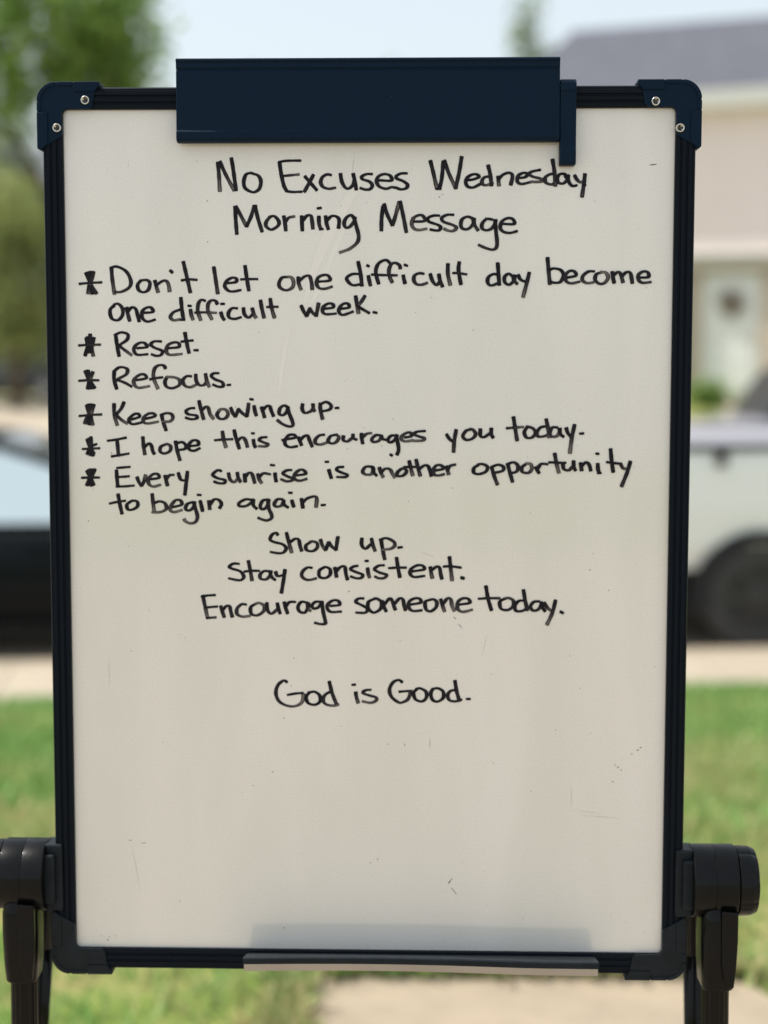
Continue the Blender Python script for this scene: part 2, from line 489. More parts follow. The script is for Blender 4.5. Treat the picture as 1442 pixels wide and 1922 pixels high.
HY = math.radians(-23)
Hs = house('suburban_house', 'pale pinkish siding house with grey roof and recessed white door', (5.72, 26, .36), HY, -3.6, 10.5, 4.82, 6.75, 8.0, M_siding, M_roof)
bm = B()
for a, b in ((-.82 - .17, -.80), (.80, .99)): box(bm, a, b, -.075, .02, 0, 2.36)
box(bm, -.80, .80, -.075, .02, 2.361, 2.42); box(bm, -.99, -.80, -.074, .019, 2.36, 2.419); box(bm, .80, .99, -.074, .019, 2.36, 2.419)
obj('door_frame', bm, M_trim, Hs)
bm = B(); box(bm, -.80, .80, -.06, .10, 2.12, 2.36); obj('shaded_lintel', bm, mat('shaded_lintel', (.36, .33, .26), .7), Hs)  # dull brown puts the shade at the recess top into the colour
bm = B(); box(bm, -.80, -.50, .09, .18, .03, 2.12); box(bm, .42, .80, .09, .18, .03, 2.12); obj('door_jamb', bm, mat('beige_jamb', (.55, .47, .38), .6), Hs)
bm = B(); box(bm, -.50, .42, .12, .18, .03, 2.10)
for (a, b, c, d) in ((-.40, -.09, .15, .85), (.01, .32, .15, .85), (-.40, -.09, 1.0, 1.9), (.01, .32, 1.0, 1.9)):
    box(bm, a, b, .107, .122, c, d)
D_ = obj('door', bm, M_door, Hs, bevel=.006)
bm = B(); lathe(bm, [(.012, 0), (.012, .04), (.03, .05), (.032, .07), (.02, .085)], (.36, .12, 1.0), (0, -1, 0), 16); obj('handle', bm, M_brass, D_, smooth=True)
bm = B(); box(bm, -1.1, 1.1, -.9, .085, -.5, .02); obj('doorstep', bm, M_conc2, Hs)
window(Hs, 3.4, .9, 1.6, 1.4); window(Hs, 6.8, .9, 1.6, 1.4); window(Hs, -2.2, .9, 1.1, 1.3)
window(Hs, 3.4, 3.1, 1.2, 1.2); window(Hs, 7.0, 3.1, 1.2, 1.2)
# wreath on the door: a thing that hangs on it
g = random.Random(5)
bm = B()
c, s = math.cos(HY), math.sin(HY)
for k in range(170):
    a = g.uniform(0, 2 * math.pi); r = .15 + g.gauss(0, .05)
    p = Vector((r * math.cos(a), g.uniform(-.04, .03), r * math.sin(a)))
    d = Vector((g.gauss(0, 1), g.gauss(0, .6), g.gauss(0, 1))).normalized(); e = d.cross(Vector((g.random(), 1, g.random()))).normalized()
    bm.faces.new([bm.verts.new(p + q) for q in (-d * .055, e * .018, d * .055, -e * .018)])
for k in range(24):
    a = 2 * math.pi * k / 24
wr = obj('wreath', bm, mat('dried_leaves', (.24, .19, .14), .8, noise=(20, (.34, .27, .20), .4, .6)))
wp = Vector((5.72, 26, .36)) + Vector((c * -.04 - s * .065, s * -.04 + c * .065, 1.58))
wr.location = wp; wr.rotation_euler = (0, 0, HY)
tag(wr, 'small brown wreath hanging on the white front door', 'wreath')

Hf = house('suburban_house', 'distant house with bluish grey roof showing between the left trees', (-15.5, 64, -.6), math.radians(8), -6, 6, 7.6, 9.7, 9, mat('cream_siding', (.62, .60, .56), .7), M_roof2, door=False)
window(Hf, -3, 1, 1.4, 1.5); window(Hf, 2.5, 1, 1.4, 1.5); window(Hf, -3, 4.4, 1.2, 1.4); window(Hf, 2.5, 4.4, 1.2, 1.4)

def bush(label, x, y, rx, rz_, kind, n, seed, size=.05):
    z = float(ground_z(np.array(float(x)), np.array(float(y))))
    t = thing('shrub', label, 'shrub', (x, y, z))
    link('foliage', leaf_mesh([((0, 0, rz_), (rx, rx * .8, rz_), 3), ((rx * .5, .1, rz_ * .8), (rx * .6, rx * .6, rz_ * .7), 1)], n, size, seed), LEAF[kind], t)
    bm = B()
    for k in range(5):
        a = k * 1.26; tube(bm, [(.03 * math.cos(a), .03 * math.sin(a), -.05), (rx * .5 * math.cos(a), rx * .4 * math.sin(a), rz_ * 1.2)], [.015, .006], 6)
    obj('stem', bm, M_bark, t)
bush('small green shrub at the foot of the house wall left of the door', 5.0, 24.4, .30, .17, 'fresh', 900, 21)
bush('dry yellowish low plant in front of the white door', 5.75, 24.2, .42, .12, 'pale', 700, 22)
# the handwriting, pen stroke by pen stroke (tenths of a pixel of the reference, mapped to the board plane)
WRITING = [
('No Excuses Wednesday',
 """4090,3045 4110,3249 4130,3594|
4130,3030 4225,3249 4399,3579|
4344,2965 4379,3174 4434,3579|
4724,3244 4624,3274 4579,3399 4599,3524 4699,3594 4786,3604 4874,3536 4899,3399 4849,3299 4736,3254|
5248,3040 5278,3249 5328,3474 5388,3594|
5233,3045 5373,3020 5648,3015|
5313,3304 5473,3289 5618,3274|
5378,3589 5498,3604 5668,3599|
5722,3309 5822,3424 5952,3574|
5887,3279 5812,3424 5712,3604|
6222,3289 6147,3274 6057,3324 6022,3424 6067,3509 6172,3544 6302,3524|
6392,3259 6416,3399 6476,3514 6546,3539 6626,3474 6656,3374|
6631,3259 6661,3399 6691,3564|
6991,3269 6883,3269 6796,3314 6808,3364 6933,3409 6991,3474 6951,3549 6858,3559 6761,3529|
7108,3384 7345,3389 7325,3299 7220,3269 7111,3309 7071,3399 7120,3499 7245,3544 7358,3512 7408,3524|
7645,3254 7525,3259 7440,3309 7455,3354 7575,3404 7650,3469 7625,3534 7525,3554 7425,3519|
8079,3015 8137,3249 8204,3549|
8189,3544 8279,3546|
8249,3539 8294,3349 8324,3025|
8344,3010 8424,3249 8559,3539|
8668,2940 8623,3224 8554,3539|
8748,3384 8886,3369 8993,3319 8948,3274 8861,3279 8773,3337 8743,3424 8786,3504 8886,3519 9018,3454|
9198,3312 9098,3329 9048,3399 9068,3464 9148,3474 9258,3434|
9163,3100 9203,3274 9228,3489|
9352,3309 9367,3489|
9357,3362 9447,3279 9547,3244 9612,3274 9617,3349 9587,3474|
9709,3344 9847,3329 9907,3274 9847,3244 9759,3274 9712,3337 9722,3424 9797,3454 9897,3434 9997,3409|
10146,3189 9997,3219 9934,3262 9997,3314 10146,3354 10196,3394 10121,3414 9959,3414|
10433,3262 10321,3274 10236,3337 10246,3424 10346,3464 10446,3424|
10371,2990 10408,3224 10426,3494|
10633,3337 10596,3269 10508,3274 10461,3349 10483,3429 10571,3444 10651,3374 10671,3287|
10651,3287 10683,3424 10745,3489 10833,3479|
10785,3289 10833,3374 10900,3424 10958,3399|
10983,3264 10958,3474 10925,3699|
10958,3469 10995,3479"""),
('Morning Message',
 """4414,3873 4429,4148 4449,4398|
4429,3869 4524,4048 4629,4253|
4629,4253 4711,4073 4779,3859|
4789,3854 4844,4098 4924,4353|
5048,4078 5148,4058 5233,4148 5223,4235 5098,4310 4998,4248 5003,4161 5073,4068|
5328,4053 5353,4198 5368,4333|
5363,4161 5423,4088 5535,4063|
5663,4053 5678,4333|
5683,4148 5760,4053 5835,4048 5860,4148 5877,4298|
5987,4058 5992,4198 6027,4313|
6017,4303 6067,4298|
5957,3913 6032,3903|
6112,4053 6134,4198 6167,4308|
6127,4148 6222,4061 6309,4063 6367,4123 6357,4285|
6646,4086 6584,4038 6496,4098 6461,4198 6496,4273 6571,4253 6646,4161 6666,4078|
6646,4078 6691,4248 6734,4423 6709,4548 6571,4667 6377,4742|
7190,3873 7165,4098 7160,4333|
7210,3829 7270,4023 7370,4233|
7370,4233 7433,4023 7495,3789|
7510,3779 7570,4048 7630,4363|
7775,4161 7969,4148 7949,4061 7874,4038 7775,4086 7730,4198 7775,4293 7874,4318 8014,4293|
8254,4048 8137,4048 8037,4093 8054,4161 8224,4223 8274,4273 8224,4328 8074,4308|
8519,4033 8399,4033 8299,4086 8324,4161 8499,4223 8569,4273 8511,4335 8411,4328 8334,4293|
8873,4098 8773,4068 8673,4123 8653,4235 8698,4298 8798,4293 8886,4198 8903,4098|
8878,4098 8911,4223 8978,4328|
9248,4123 9135,4113 9053,4198 9053,4285 9123,4323 9223,4293 9292,4198 9307,4123|
9292,4123 9312,4348 9332,4548 9317,4647 9248,4687 9123,4657 8983,4597|
9447,4203 9652,4203 9622,4111 9522,4098 9422,4161 9392,4273 9447,4348 9572,4373 9712,4338"""),
("*Don't let one difficult day become",
 """1610,5119 1695,5299|
1660,5104 1690,5299|
1705,5094 1700,5299|
1764,5099 1710,5299|
1675,5354 1655,5514|
1690,5354 1680,5514|
1705,5354 1750,5519|
1715,5354 1819,5514|
1490,5329 1650,5314 1914,5299"""),
("Don't let one difficult day become",
 """2094,5025 2112,5249 2154,5524|
2069,5030 2199,5005 2374,5099 2459,5274 2424,5399 2274,5479 2149,5479|
2648,5264 2586,5349 2611,5449 2698,5486 2786,5439 2818,5324 2773,5262 2661,5259|
2908,5264 2943,5399 2973,5489|
2923,5362 3048,5279 3123,5274 3168,5349 3187,5474|
3192,5074 3242,5119|
3442,4910 3510,5199 3577,5494|
3407,5264 3547,5244 3702,5254|
4016,5010 4051,5249 4091,5514|
4246,5319 4426,5294 4436,5229 4358,5214 4258,5274 4221,5374 4296,5459 4396,5469 4526,5444|
4601,4985 4635,5224 4675,5459|
4521,5244 4695,5239 4840,5239|
5412,5199 5300,5212 5240,5312 5262,5399 5374,5449 5487,5399 5514,5299 5474,5212 5399,5194|
5599,5199 5612,5324 5654,5439|
5609,5279 5724,5189 5811,5184 5849,5299 5864,5434|
5986,5287 6193,5262 6161,5174 6073,5164 5974,5212 5944,5324 5999,5409 6111,5419 6238,5379|
6792,5149 6623,5144 6513,5214 6543,5294 6635,5354 6802,5329|
6723,4910 6768,5124 6797,5369|
6917,5174 6935,5274 6957,5364|
6887,4980 6932,5000|
7322,4937 7259,4885 7172,4900 7097,4962 7057,5074 7072,5199 7112,5329|
7516,5045 7501,4980 7422,4935 7347,4962 7302,5074 7317,5199 7367,5304|
6977,5154 7197,5164 7457,5169|
7571,5164 7586,5249 7606,5324|
7591,4970 7651,4990|
7961,5139 7871,5129 7784,5174 7771,5262 7821,5334 7921,5344 8026,5309|
8076,5139 8121,5274 8196,5349 8270,5274|
8240,5144 8258,5249 8310,5384|
8410,4950 8410,5149 8455,5354|
8624,4916 8608,5050 8633,5233 8656,5341|
8500,5126 8599,5126 8763,5151|
9387,5174 9274,5144 9174,5199 9155,5299 9224,5359 9387,5299|
9344,4935 9359,5149 9374,5354|
9624,5187 9549,5139 9474,5199 9479,5299 9561,5344 9649,5262 9661,5162|
9636,5174 9649,5262 9714,5334|
9724,5159 9774,5249 9861,5287|
9938,5114 9886,5324 9819,5579|
10278,4835 10298,5074 10323,5339|
10298,5074 10398,5040 10523,5069 10578,5162 10523,5287 10423,5309 10333,5289|
10647,5212 10810,5174 10785,5099 10697,5087 10617,5162 10627,5274 10722,5319 10885,5287|
11159,5094 11047,5099 10947,5174 10935,5262 11022,5314 11147,5299|
11297,5112 11197,5149 11172,5249 11247,5324 11346,5312 11416,5212 11371,5119 11272,5104|
11491,5099 11509,5224 11531,5314|
11506,5187 11584,5112 11646,5137 11696,5304|
11671,5187 11758,5112 11833,5129 11871,5319|
12008,5212 12170,5199 12158,5112 12070,5099 11983,5162 11991,5262 12070,5309 12220,5294"""),
('one difficult week.',
 """2149,5729 2069,5823 2099,5973 2211,6011 2299,5923 2304,5798 2224,5704 2136,5719|
2379,5769 2404,5898 2439,6028|
2394,5861 2473,5773 2548,5798 2588,5923 2618,6038|
2711,5873 2873,5853 2835,5773 2748,5778 2673,5848 2678,5973 2773,6036 2918,5998|
3385,5811 3260,5861 3202,5948 3260,6011 3385,5993|
3397,5584 3417,5798 3447,6003|
3385,6003 3472,6003|
3577,5808 3597,5923 3627,6003|
3532,5739 3592,5744|
3859,5649 3784,5629 3727,5699 3717,5848 3772,6013|
4084,5711 4046,5649 3971,5639 3909,5711 3911,5848 3981,5998|
3659,5868 3847,5863 4066,5873|
4146,5858 4176,5948 4216,6008|
4146,5704 4216,5704|
4461,5788 4358,5788 4291,5873 4308,5961 4408,5986 4531,5953|
4571,5778 4591,5898 4670,5961 4750,5898|
4735,5783 4770,5898 4810,5968|
4890,5634 4920,5798 4960,5968|
5075,5604 5100,5773 5155,5968|
5010,5764 5125,5759 5220,5759|
5654,5734 5699,5836 5759,5938|
5759,5933 5824,5783|
5814,5788 5874,5873 5939,5928|
5934,5933 5959,5823 5984,5689|
6073,5798 6248,5773 6248,5711 6161,5699 6073,5761 6059,5848 6123,5898 6313,5886|
6386,5798 6548,5773 6535,5704 6460,5699 6386,5761 6363,5848 6435,5911 6635,5848|
6678,5554 6698,5699 6733,5883|
6857,5549 6785,5661 6698,5769|
6698,5739 6797,5798 6937,5878|
7007,5858 7077,5873"""),
('*Reset.',
 """1695,6270 1695,6624|
1620,6340 1675,6624|
1645,6320 1685,6599|
1769,6335 1710,6587|
1640,6524 1600,6679|
1720,6524 1755,6684|
1680,6474 1690,6612|
1480,6484 1675,6474 1889,6469"""),
('Reset.',
 """2174,6285 2199,6474 2239,6689|
2149,6295 2274,6240 2399,6275 2389,6374 2274,6459 2244,6499|
2244,6494 2349,6574 2478,6669|
2573,6537 2761,6512 2711,6437 2623,6437 2536,6499 2518,6587 2586,6659 2778,6649|
3033,6409 2898,6409 2835,6462 2898,6524 3048,6587 3023,6662 2935,6679 2843,6649|
3160,6537 3360,6512 3347,6437 3260,6429 3160,6474 3123,6574 3185,6659 3422,6644|
3472,6240 3510,6449 3552,6629|
3402,6414 3522,6399 3627,6389|
3642,6574 3722,6574"""),
('*Refocus.',
 """1600,6959 1662,7123|
1630,6949 1670,7123|
1660,6954 1680,7123|
1750,6979 1695,7123|
1480,7148 1650,7138 1859,7138|
1670,7173 1650,7303|
1700,7173 1705,7298|
1695,7173 1735,7298|
1710,7173 1784,7288"""),
('Refocus.',
 """2149,6961 2144,7123 2194,7303|
2124,6986 2249,6894 2386,6924 2374,7024 2224,7111 2186,7148|
2199,7128 2349,7186 2478,7258|
2561,7136 2748,7098 2711,7029 2623,7036 2528,7111 2518,7198 2598,7278 2811,7248|
3110,6919 3073,6861 2973,6861 2898,6936 2888,7098 2968,7298|
2811,7123 2923,7098 3058,7083|
3135,7078 3098,7173 3135,7261 3247,7286 3372,7223 3372,7136 3285,7086 3123,7073|
3597,7064 3510,7061 3435,7136 3472,7236 3572,7268 3684,7223|
3677,7024 3687,7148 3747,7228 3834,7223 3897,7148|
3859,7014 3884,7148 3931,7263|
4111,7004 4009,7011 3971,7061 4046,7123 4171,7173 4191,7248 4109,7261 3996,7218|
4266,7228 4331,7223"""),
('*Keep showing up.',
 """1630,7600 1675,7774|
1665,7585 1680,7774|
1700,7580 1695,7774|
1735,7585 1700,7774|
1769,7590 1710,7774|
1490,7809 1700,7789 1914,7779|
1640,7824 1590,7954|
1680,7824 1670,7969|
1690,7824 1695,7974|
1710,7824 1745,7979"""),
('Keep showing up.',
 """2144,7575 2149,7774 2204,7984|
2334,7545 2274,7675 2174,7787|
2174,7774 2274,7874 2394,7954|
2473,7874 2618,7824 2598,7769 2523,7774 2436,7849 2429,7912 2498,7962 2668,7929|
2736,7862 2910,7812 2885,7762 2798,7762 2711,7824 2693,7912 2773,7949 2978,7914|
3035,7774 3060,7899 3123,8084|
3018,7794 3123,7755 3222,7774 3247,7849 3185,7912 3048,7909|
3657,7660 3572,7665 3497,7712 3535,7774 3684,7799 3697,7849 3597,7869 3482,7839|
3737,7520 3772,7675 3827,7874|
3792,7700 3859,7640 3909,7650 3946,7774 4011,7864|
4121,7700 4076,7787 4134,7862 4234,7849 4283,7774 4246,7695 4159,7680 4109,7712|
4331,7650 4371,7750 4421,7824|
4421,7819 4483,7680|
4476,7675 4546,7750 4635,7819|
4635,7819 4655,7700 4670,7570|
4770,7615 4790,7725 4815,7804|
4695,7490 4755,7500|
4910,7640 4937,7725 4970,7839|
4925,7712 5000,7630 5062,7625 5100,7725 5140,7814|
5412,7650 5337,7612 5262,7662 5244,7762 5312,7794 5387,7725 5412,7637|
5399,7637 5437,7774 5487,7899 5499,7987 5424,8004 5312,7962 5204,7884|
5684,7580 5674,7675 5724,7750 5824,7725 5878,7675|
5878,7580 5883,7675 5913,7720|
6013,7565 6018,7700 6058,7869|
5998,7600 6123,7545 6218,7612 6186,7687 6048,7720|
6293,7660 6363,7655"""),
('*I hope this encourages you today.',
 """1635,8244 1695,8399|
1670,8224 1705,8399|
1710,8199 1715,8399|
1715,8374 1819,8334|
1550,8429 1725,8419 1874,8414|
1670,8449 1635,8528|
1690,8444 1710,8548|
1705,8436 1755,8558|
1720,8449 1774,8518"""),
('I hope this encourages you today.',
 """2199,8249 2214,8399 2229,8563|
2019,8274 2199,8249 2374,8214|
2094,8568 2249,8543 2424,8513|
2683,8199 2698,8374 2723,8533|
2708,8399 2798,8324 2848,8374 2868,8461 2903,8523|
3123,8336 3023,8386 3010,8473 3085,8511 3185,8473 3210,8386 3148,8336 3098,8344|
3297,8279 3327,8449 3382,8643|
3302,8324 3422,8299 3492,8361 3472,8424 3347,8449|
3572,8374 3722,8349 3709,8274 3622,8269 3547,8349 3559,8436 3647,8461 3759,8411|
4176,8094 4201,8249 4246,8399|
4031,8264 4196,8249 4371,8244|
4396,8069 4433,8224 4496,8424|
4446,8286 4546,8211 4608,8261 4650,8394|
4758,8249 4770,8336 4800,8399|
4725,8134 4775,8134|
5012,8204 4912,8214 4870,8261 4950,8304 5030,8336 4987,8379 4855,8374|
5294,8261 5437,8236 5549,8211 5524,8161 5424,8169 5354,8261 5362,8349 5449,8394 5586,8374|
5599,8204 5636,8286 5661,8361|
5624,8274 5699,8199 5774,8174 5811,8261 5864,8386|
6093,8159 5998,8174 5923,8249 5928,8324 6023,8344 6148,8304|
6298,8161 6211,8186 6161,8274 6223,8324 6310,8299 6363,8211 6310,8154|
6448,8179 6448,8261 6523,8284 6610,8224|
6627,8149 6637,8224 6702,8254|
6787,8134 6792,8224 6812,8329|
6802,8211 6885,8144 6977,8129|
7159,8174 7059,8169 6984,8236 7009,8294 7109,8274 7172,8186|
7159,8174 7184,8236 7272,8261|
7446,8174 7346,8179 7284,8249 7321,8304 7409,8261 7459,8161|
7441,8179 7471,8324 7484,8449 7451,8538|
7326,8528 7366,8553|
7596,8211 7721,8186 7708,8124 7634,8124 7546,8186 7541,8249 7609,8284 7758,8264|
7986,8089 7833,8104 7771,8149 7871,8194 7966,8224 7933,8269 7758,8274|
8380,8149 8437,8236 8500,8286|
8565,8064 8530,8274 8515,8488|
8849,8062 8750,8087 8690,8186 8750,8254 8862,8236 8929,8149 8874,8062 8812,8054|
9019,8049 9019,8174 9087,8204 9211,8124|
9224,8037 9224,8149 9261,8219|
9638,7824 9673,8049 9708,8274|
9508,8039 9673,8024 9828,8014|
9898,8012 9843,8112 9885,8211 9985,8211 10053,8124 9998,8037 9885,8004|
10272,7999 10148,8024 10078,8124 10110,8194 10222,8186 10310,8149|
10252,7864 10285,8024 10312,8214|
10472,8024 10372,8024 10322,8124 10360,8194 10460,8179 10510,8087 10510,8037|
10502,8044 10522,8149 10584,8199|
10627,8029 10659,8124 10722,8199|
10787,7969 10734,8224 10697,8508|
10882,8139 10956,8134"""),
('*Every sunrise is another opportunity',
 """1630,8833 1695,8953|
1665,8813 1700,8953|
1695,8803 1705,8953|
1740,8803 1715,8953|
1789,8803 1720,8953|
1535,8968 1700,8963 1869,8963|
1675,8998 1630,9113|
1695,8998 1700,9113|
1705,8998 1730,9123|
1720,8998 1764,9108"""),
('Every sunrise is another opportunity',
 """2189,8823 2199,8973 2214,9128|
2194,8783 2324,8773 2444,8763|
2214,8953 2324,8948 2429,8938|
2184,9133 2349,9128 2523,9113|
2573,8953 2611,9048 2663,9123|
2663,9118 2711,9023 2738,8913|
2811,8998 2985,8968 2960,8898 2873,8903 2793,8985 2798,9085 2885,9133 3018,9098|
3098,8923 3123,9023 3148,9118|
3123,8998 3185,8923 3272,8913|
3347,8873 3397,8998 3497,9023|
3522,8848 3497,9073 3472,9292|
4161,8843 4084,8828 3996,8910 4084,8973 4221,9010 4209,9068 4109,9068 4016,9038|
4291,8878 4321,8998 4396,9048 4471,8985|
4456,8868 4476,8973 4521,9048|
4591,8893 4606,9048|
4601,8960 4670,8878 4733,8898 4785,9068|
4840,8893 4870,8998 4915,9068|
4875,8948 4950,8885 5080,8903|
5164,8878 5174,8973 5189,9043|
5080,8728 5155,8733|
5479,8823 5387,8828 5312,8885 5387,8935 5499,8985 5474,9023 5374,9033 5274,8993|
5574,8923 5736,8893 5699,8823 5624,8823 5536,8898 5529,8985 5624,9023 5764,8988|
6173,8813 6198,8898 6223,8978|
6108,8668 6168,8668|
6453,8763 6348,8773 6323,8823 6423,8873 6518,8910 6485,8953 6323,8953|
6997,8761 6872,8761 6810,8848 6860,8903 6972,8898 7022,8786|
6997,8761 7022,8873 7077,8928|
7122,8773 7152,8873 7197,8958|
7147,8873 7234,8798 7321,8811 7371,8898 7416,8963|
7521,8811 7459,8873 7471,8935 7571,8923 7634,8848 7584,8793 7509,8811|
7681,8648 7716,8798 7751,8928|
7576,8768 7721,8763 7871,8768|
7811,8623 7846,8773 7891,8933|
7861,8811 7971,8736 8045,8761 8100,8938|
8158,8835 8320,8798 8283,8736 8195,8736 8133,8823 8158,8910 8245,8923 8345,8898|
8380,8748 8400,8823 8425,8908|
8405,8823 8450,8748 8555,8718|
8987,8723 8899,8786 8899,8873 8999,8898 9124,8848 9149,8761 9062,8711 8962,8718|
9229,8761 9274,8923 9339,9098|
9224,8768 9349,8723 9449,8761 9436,8835 9274,8878|
9528,8698 9573,8873 9623,9048|
9523,8711 9648,8678 9723,8748 9698,8848 9573,8885|
9873,8711 9798,8773 9811,8860 9923,8873 9985,8798 9960,8711 9873,8698|
10058,8761 10085,8823 10123,8883|
10085,8811 10160,8711 10285,8713|
10412,8508 10447,8698 10492,8878|
10302,8678 10447,8683 10547,8688|
10567,8698 10584,8798 10672,8828 10747,8761|
10767,8648 10772,8761 10807,8833|
10522,8688 10622,8686|
10897,8686 10921,8835|
10909,8761 10996,8678 11059,8723 11091,8838|
11221,8698 11226,8811 11251,8883|
11216,8878 11283,8878|
11186,8513 11241,8518|
11461,8424 11481,8648 11511,8863|
11386,8673 11496,8688 11645,8703|
11645,8698 11695,8786 11770,8798|
11835,8658 11770,8873 11665,9133"""),
('to begin again.',
 """2219,9272 2249,9447 2294,9647|
2059,9452 2224,9417 2359,9397|
2461,9410 2386,9472 2404,9559 2498,9562 2586,9497 2573,9410 2473,9397|
2858,9267 2878,9447 2898,9609|
2888,9447 2998,9410 3098,9447 3123,9547 3023,9609 2853,9617|
3235,9522 3410,9472 3385,9392 3297,9392 3210,9497 3197,9572 3272,9612 3422,9572|
3622,9422 3522,9460 3485,9547 3547,9584 3634,9522 3659,9417|
3634,9422 3672,9547 3709,9697 3672,9797 3572,9822 3485,9784 3457,9742|
3759,9397 3784,9497 3807,9597|
3707,9287 3777,9292|
3921,9397 3941,9562|
3931,9492 4021,9377 4109,9385 4159,9460 4121,9542|
4745,9385 4620,9372 4496,9435 4496,9497 4620,9497 4733,9422 4770,9372|
4758,9385 4758,9485 4825,9552|
5037,9372 4937,9397 4887,9497 4925,9559 5012,9510 5050,9372|
5030,9377 5050,9547 5095,9647 5100,9722 5025,9767 4925,9752 4845,9717|
5312,9372 5212,9372 5150,9460 5187,9510 5287,9485 5337,9385|
5319,9385 5337,9472 5414,9527|
5479,9387 5499,9460 5519,9517|
5419,9247 5484,9252|
5659,9357 5689,9537|
5674,9447 5761,9360 5898,9317 5948,9360 5933,9522|
6033,9482 6108,9477"""),
('Show up.',
 """5218,10045 5185,10000 5111,10037 5073,10125 5148,10174 5298,10212 5373,10287 5323,10369 5223,10384 5078,10359|
5378,9995 5423,10174 5478,10374|
5448,10174 5547,10112 5610,10137 5635,10249 5667,10344|
5835,10174 5747,10237 5760,10324 5872,10344 5959,10274 5947,10187 5859,10162 5810,10179|
6017,10125 6059,10249 6117,10329|
6117,10324 6172,10174|
6172,10174 6234,10262 6311,10324|
6306,10324 6326,10199 6341,10090|
6321,10085 6371,10085|
6796,10100 6791,10224 6858,10299 6970,10212|
6975,10105 7000,10224 7045,10344|
7155,10137 7187,10324 7225,10504|
7125,10137 7250,10100 7387,10162 7412,10237 7337,10299 7175,10319|
7469,10279 7554,10269"""),
('Stay consistent.',
 """4494,10584 4387,10579 4304,10636 4362,10674 4511,10724 4579,10824 4524,10888 4424,10883 4294,10854|
4664,10524 4704,10724 4734,10898|
4586,10729 4724,10714 4873,10714|
5073,10724 4961,10719 4886,10786 4898,10861 4998,10873 5073,10799 5088,10711|
5068,10729 5098,10824 5173,10888|
5173,10729 5210,10811 5298,10799|
5353,10689 5323,10898 5283,11133|
5862,10659 5772,10654 5685,10724 5667,10811 5735,10873 5822,10883 5942,10854|
6084,10649 5997,10711 6002,10824 6109,10849 6197,10786 6197,10686 6122,10644 6059,10661|
6286,10649 6321,10834|
6296,10749 6384,10649 6471,10636 6496,10774 6526,10883|
6721,10619 6633,10636 6583,10686 6683,10736 6808,10786 6783,10844 6696,10854 6581,10819|
6901,10659 6915,10761 6940,10844|
6856,10529 6915,10529|
7215,10609 7108,10619 7033,10686 7133,10749 7258,10786 7220,10844 7120,10854 7035,10819|
7445,10464 7474,10661 7509,10839|
7295,10664 7462,10654 7629,10654|
7737,10724 7961,10686 7936,10619 7836,10611 7724,10674 7699,10761 7774,10829 7974,10809|
8079,10639 8094,10749 8119,10854|
8094,10711 8198,10636 8253,10661 8273,10774 8298,10869|
8438,10449 8461,10661 8488,10898|
8323,10634 8461,10629 8658,10654|
8653,10834 8718,10849|
8658,10854 8713,10864"""),
('Encourage someone today.',
 """3810,11173 3850,11373 3900,11602|
3780,11198 3900,11178 4045,11168|
3855,11403 3975,11393 4084,11383|
3880,11602 3975,11592 4059,11587|
4144,11373 4174,11473 4214,11587|
4164,11473 4249,11378 4312,11385 4337,11485 4364,11583|
4629,11348 4536,11343 4454,11423 4454,11523 4549,11573 4704,11560|
4811,11328 4711,11398 4724,11523 4836,11548 4948,11473 4961,11373 4873,11318 4798,11333|
5011,11310 5023,11448 5098,11518 5210,11435|
5208,11318 5228,11423 5263,11518|
5335,11298 5360,11398 5403,11518|
5360,11398 5435,11303 5552,11298|
5772,11310 5660,11298 5597,11385 5622,11473 5722,11498 5785,11398 5787,11310|
5777,11318 5785,11423 5835,11468|
6034,11293 5922,11298 5857,11368 5897,11423 5984,11393 6042,11298|
6042,11288 6072,11498 6109,11660 6102,11710 6009,11712 5907,11687|
6197,11373 6371,11353 6351,11278 6259,11268 6159,11335 6147,11423 6221,11485 6411,11478|
6833,11233 6733,11235 6683,11298 6796,11360 6896,11423 6858,11498 6681,11498|
7045,11235 6920,11298 6920,11423 7020,11498 7145,11423 7158,11298 7070,11233 7020,11235|
7175,11273 7200,11373 7255,11478|
7205,11360 7312,11235 7362,11273 7395,11373 7425,11448|
7405,11335 7499,11235 7562,11248 7587,11360 7614,11458|
7699,11348 7894,11310 7874,11235 7774,11235 7679,11298 7679,11410 7762,11468 7924,11453|
8086,11253 7986,11298 7999,11435 8086,11473 8186,11398 8198,11298 8136,11248 8061,11260|
8273,11243 8311,11373 8348,11478|
8298,11360 8398,11235 8461,11248 8488,11373 8533,11468|
8623,11348 8818,11313 8785,11238 8685,11233 8598,11298 8593,11423 8685,11483 8868,11443|
9122,10998 9160,11223 9227,11458|
8982,11238 9172,11228 9387,11228|
9472,11235 9384,11298 9409,11423 9534,11448 9634,11373 9634,11273 9547,11223 9459,11243|
9871,11273 9746,11278 9671,11360 9684,11460 9796,11468 9909,11410|
9826,11068 9859,11273 9901,11458|
10133,11285 10021,11298 9958,11385 10008,11458 10108,11435 10183,11310|
10158,11298 10183,11398 10236,11473|
10216,11308 10271,11398 10345,11460|
10430,11263 10370,11498 10266,11727|
10515,11478 10575,11508"""),
('God is Good.',
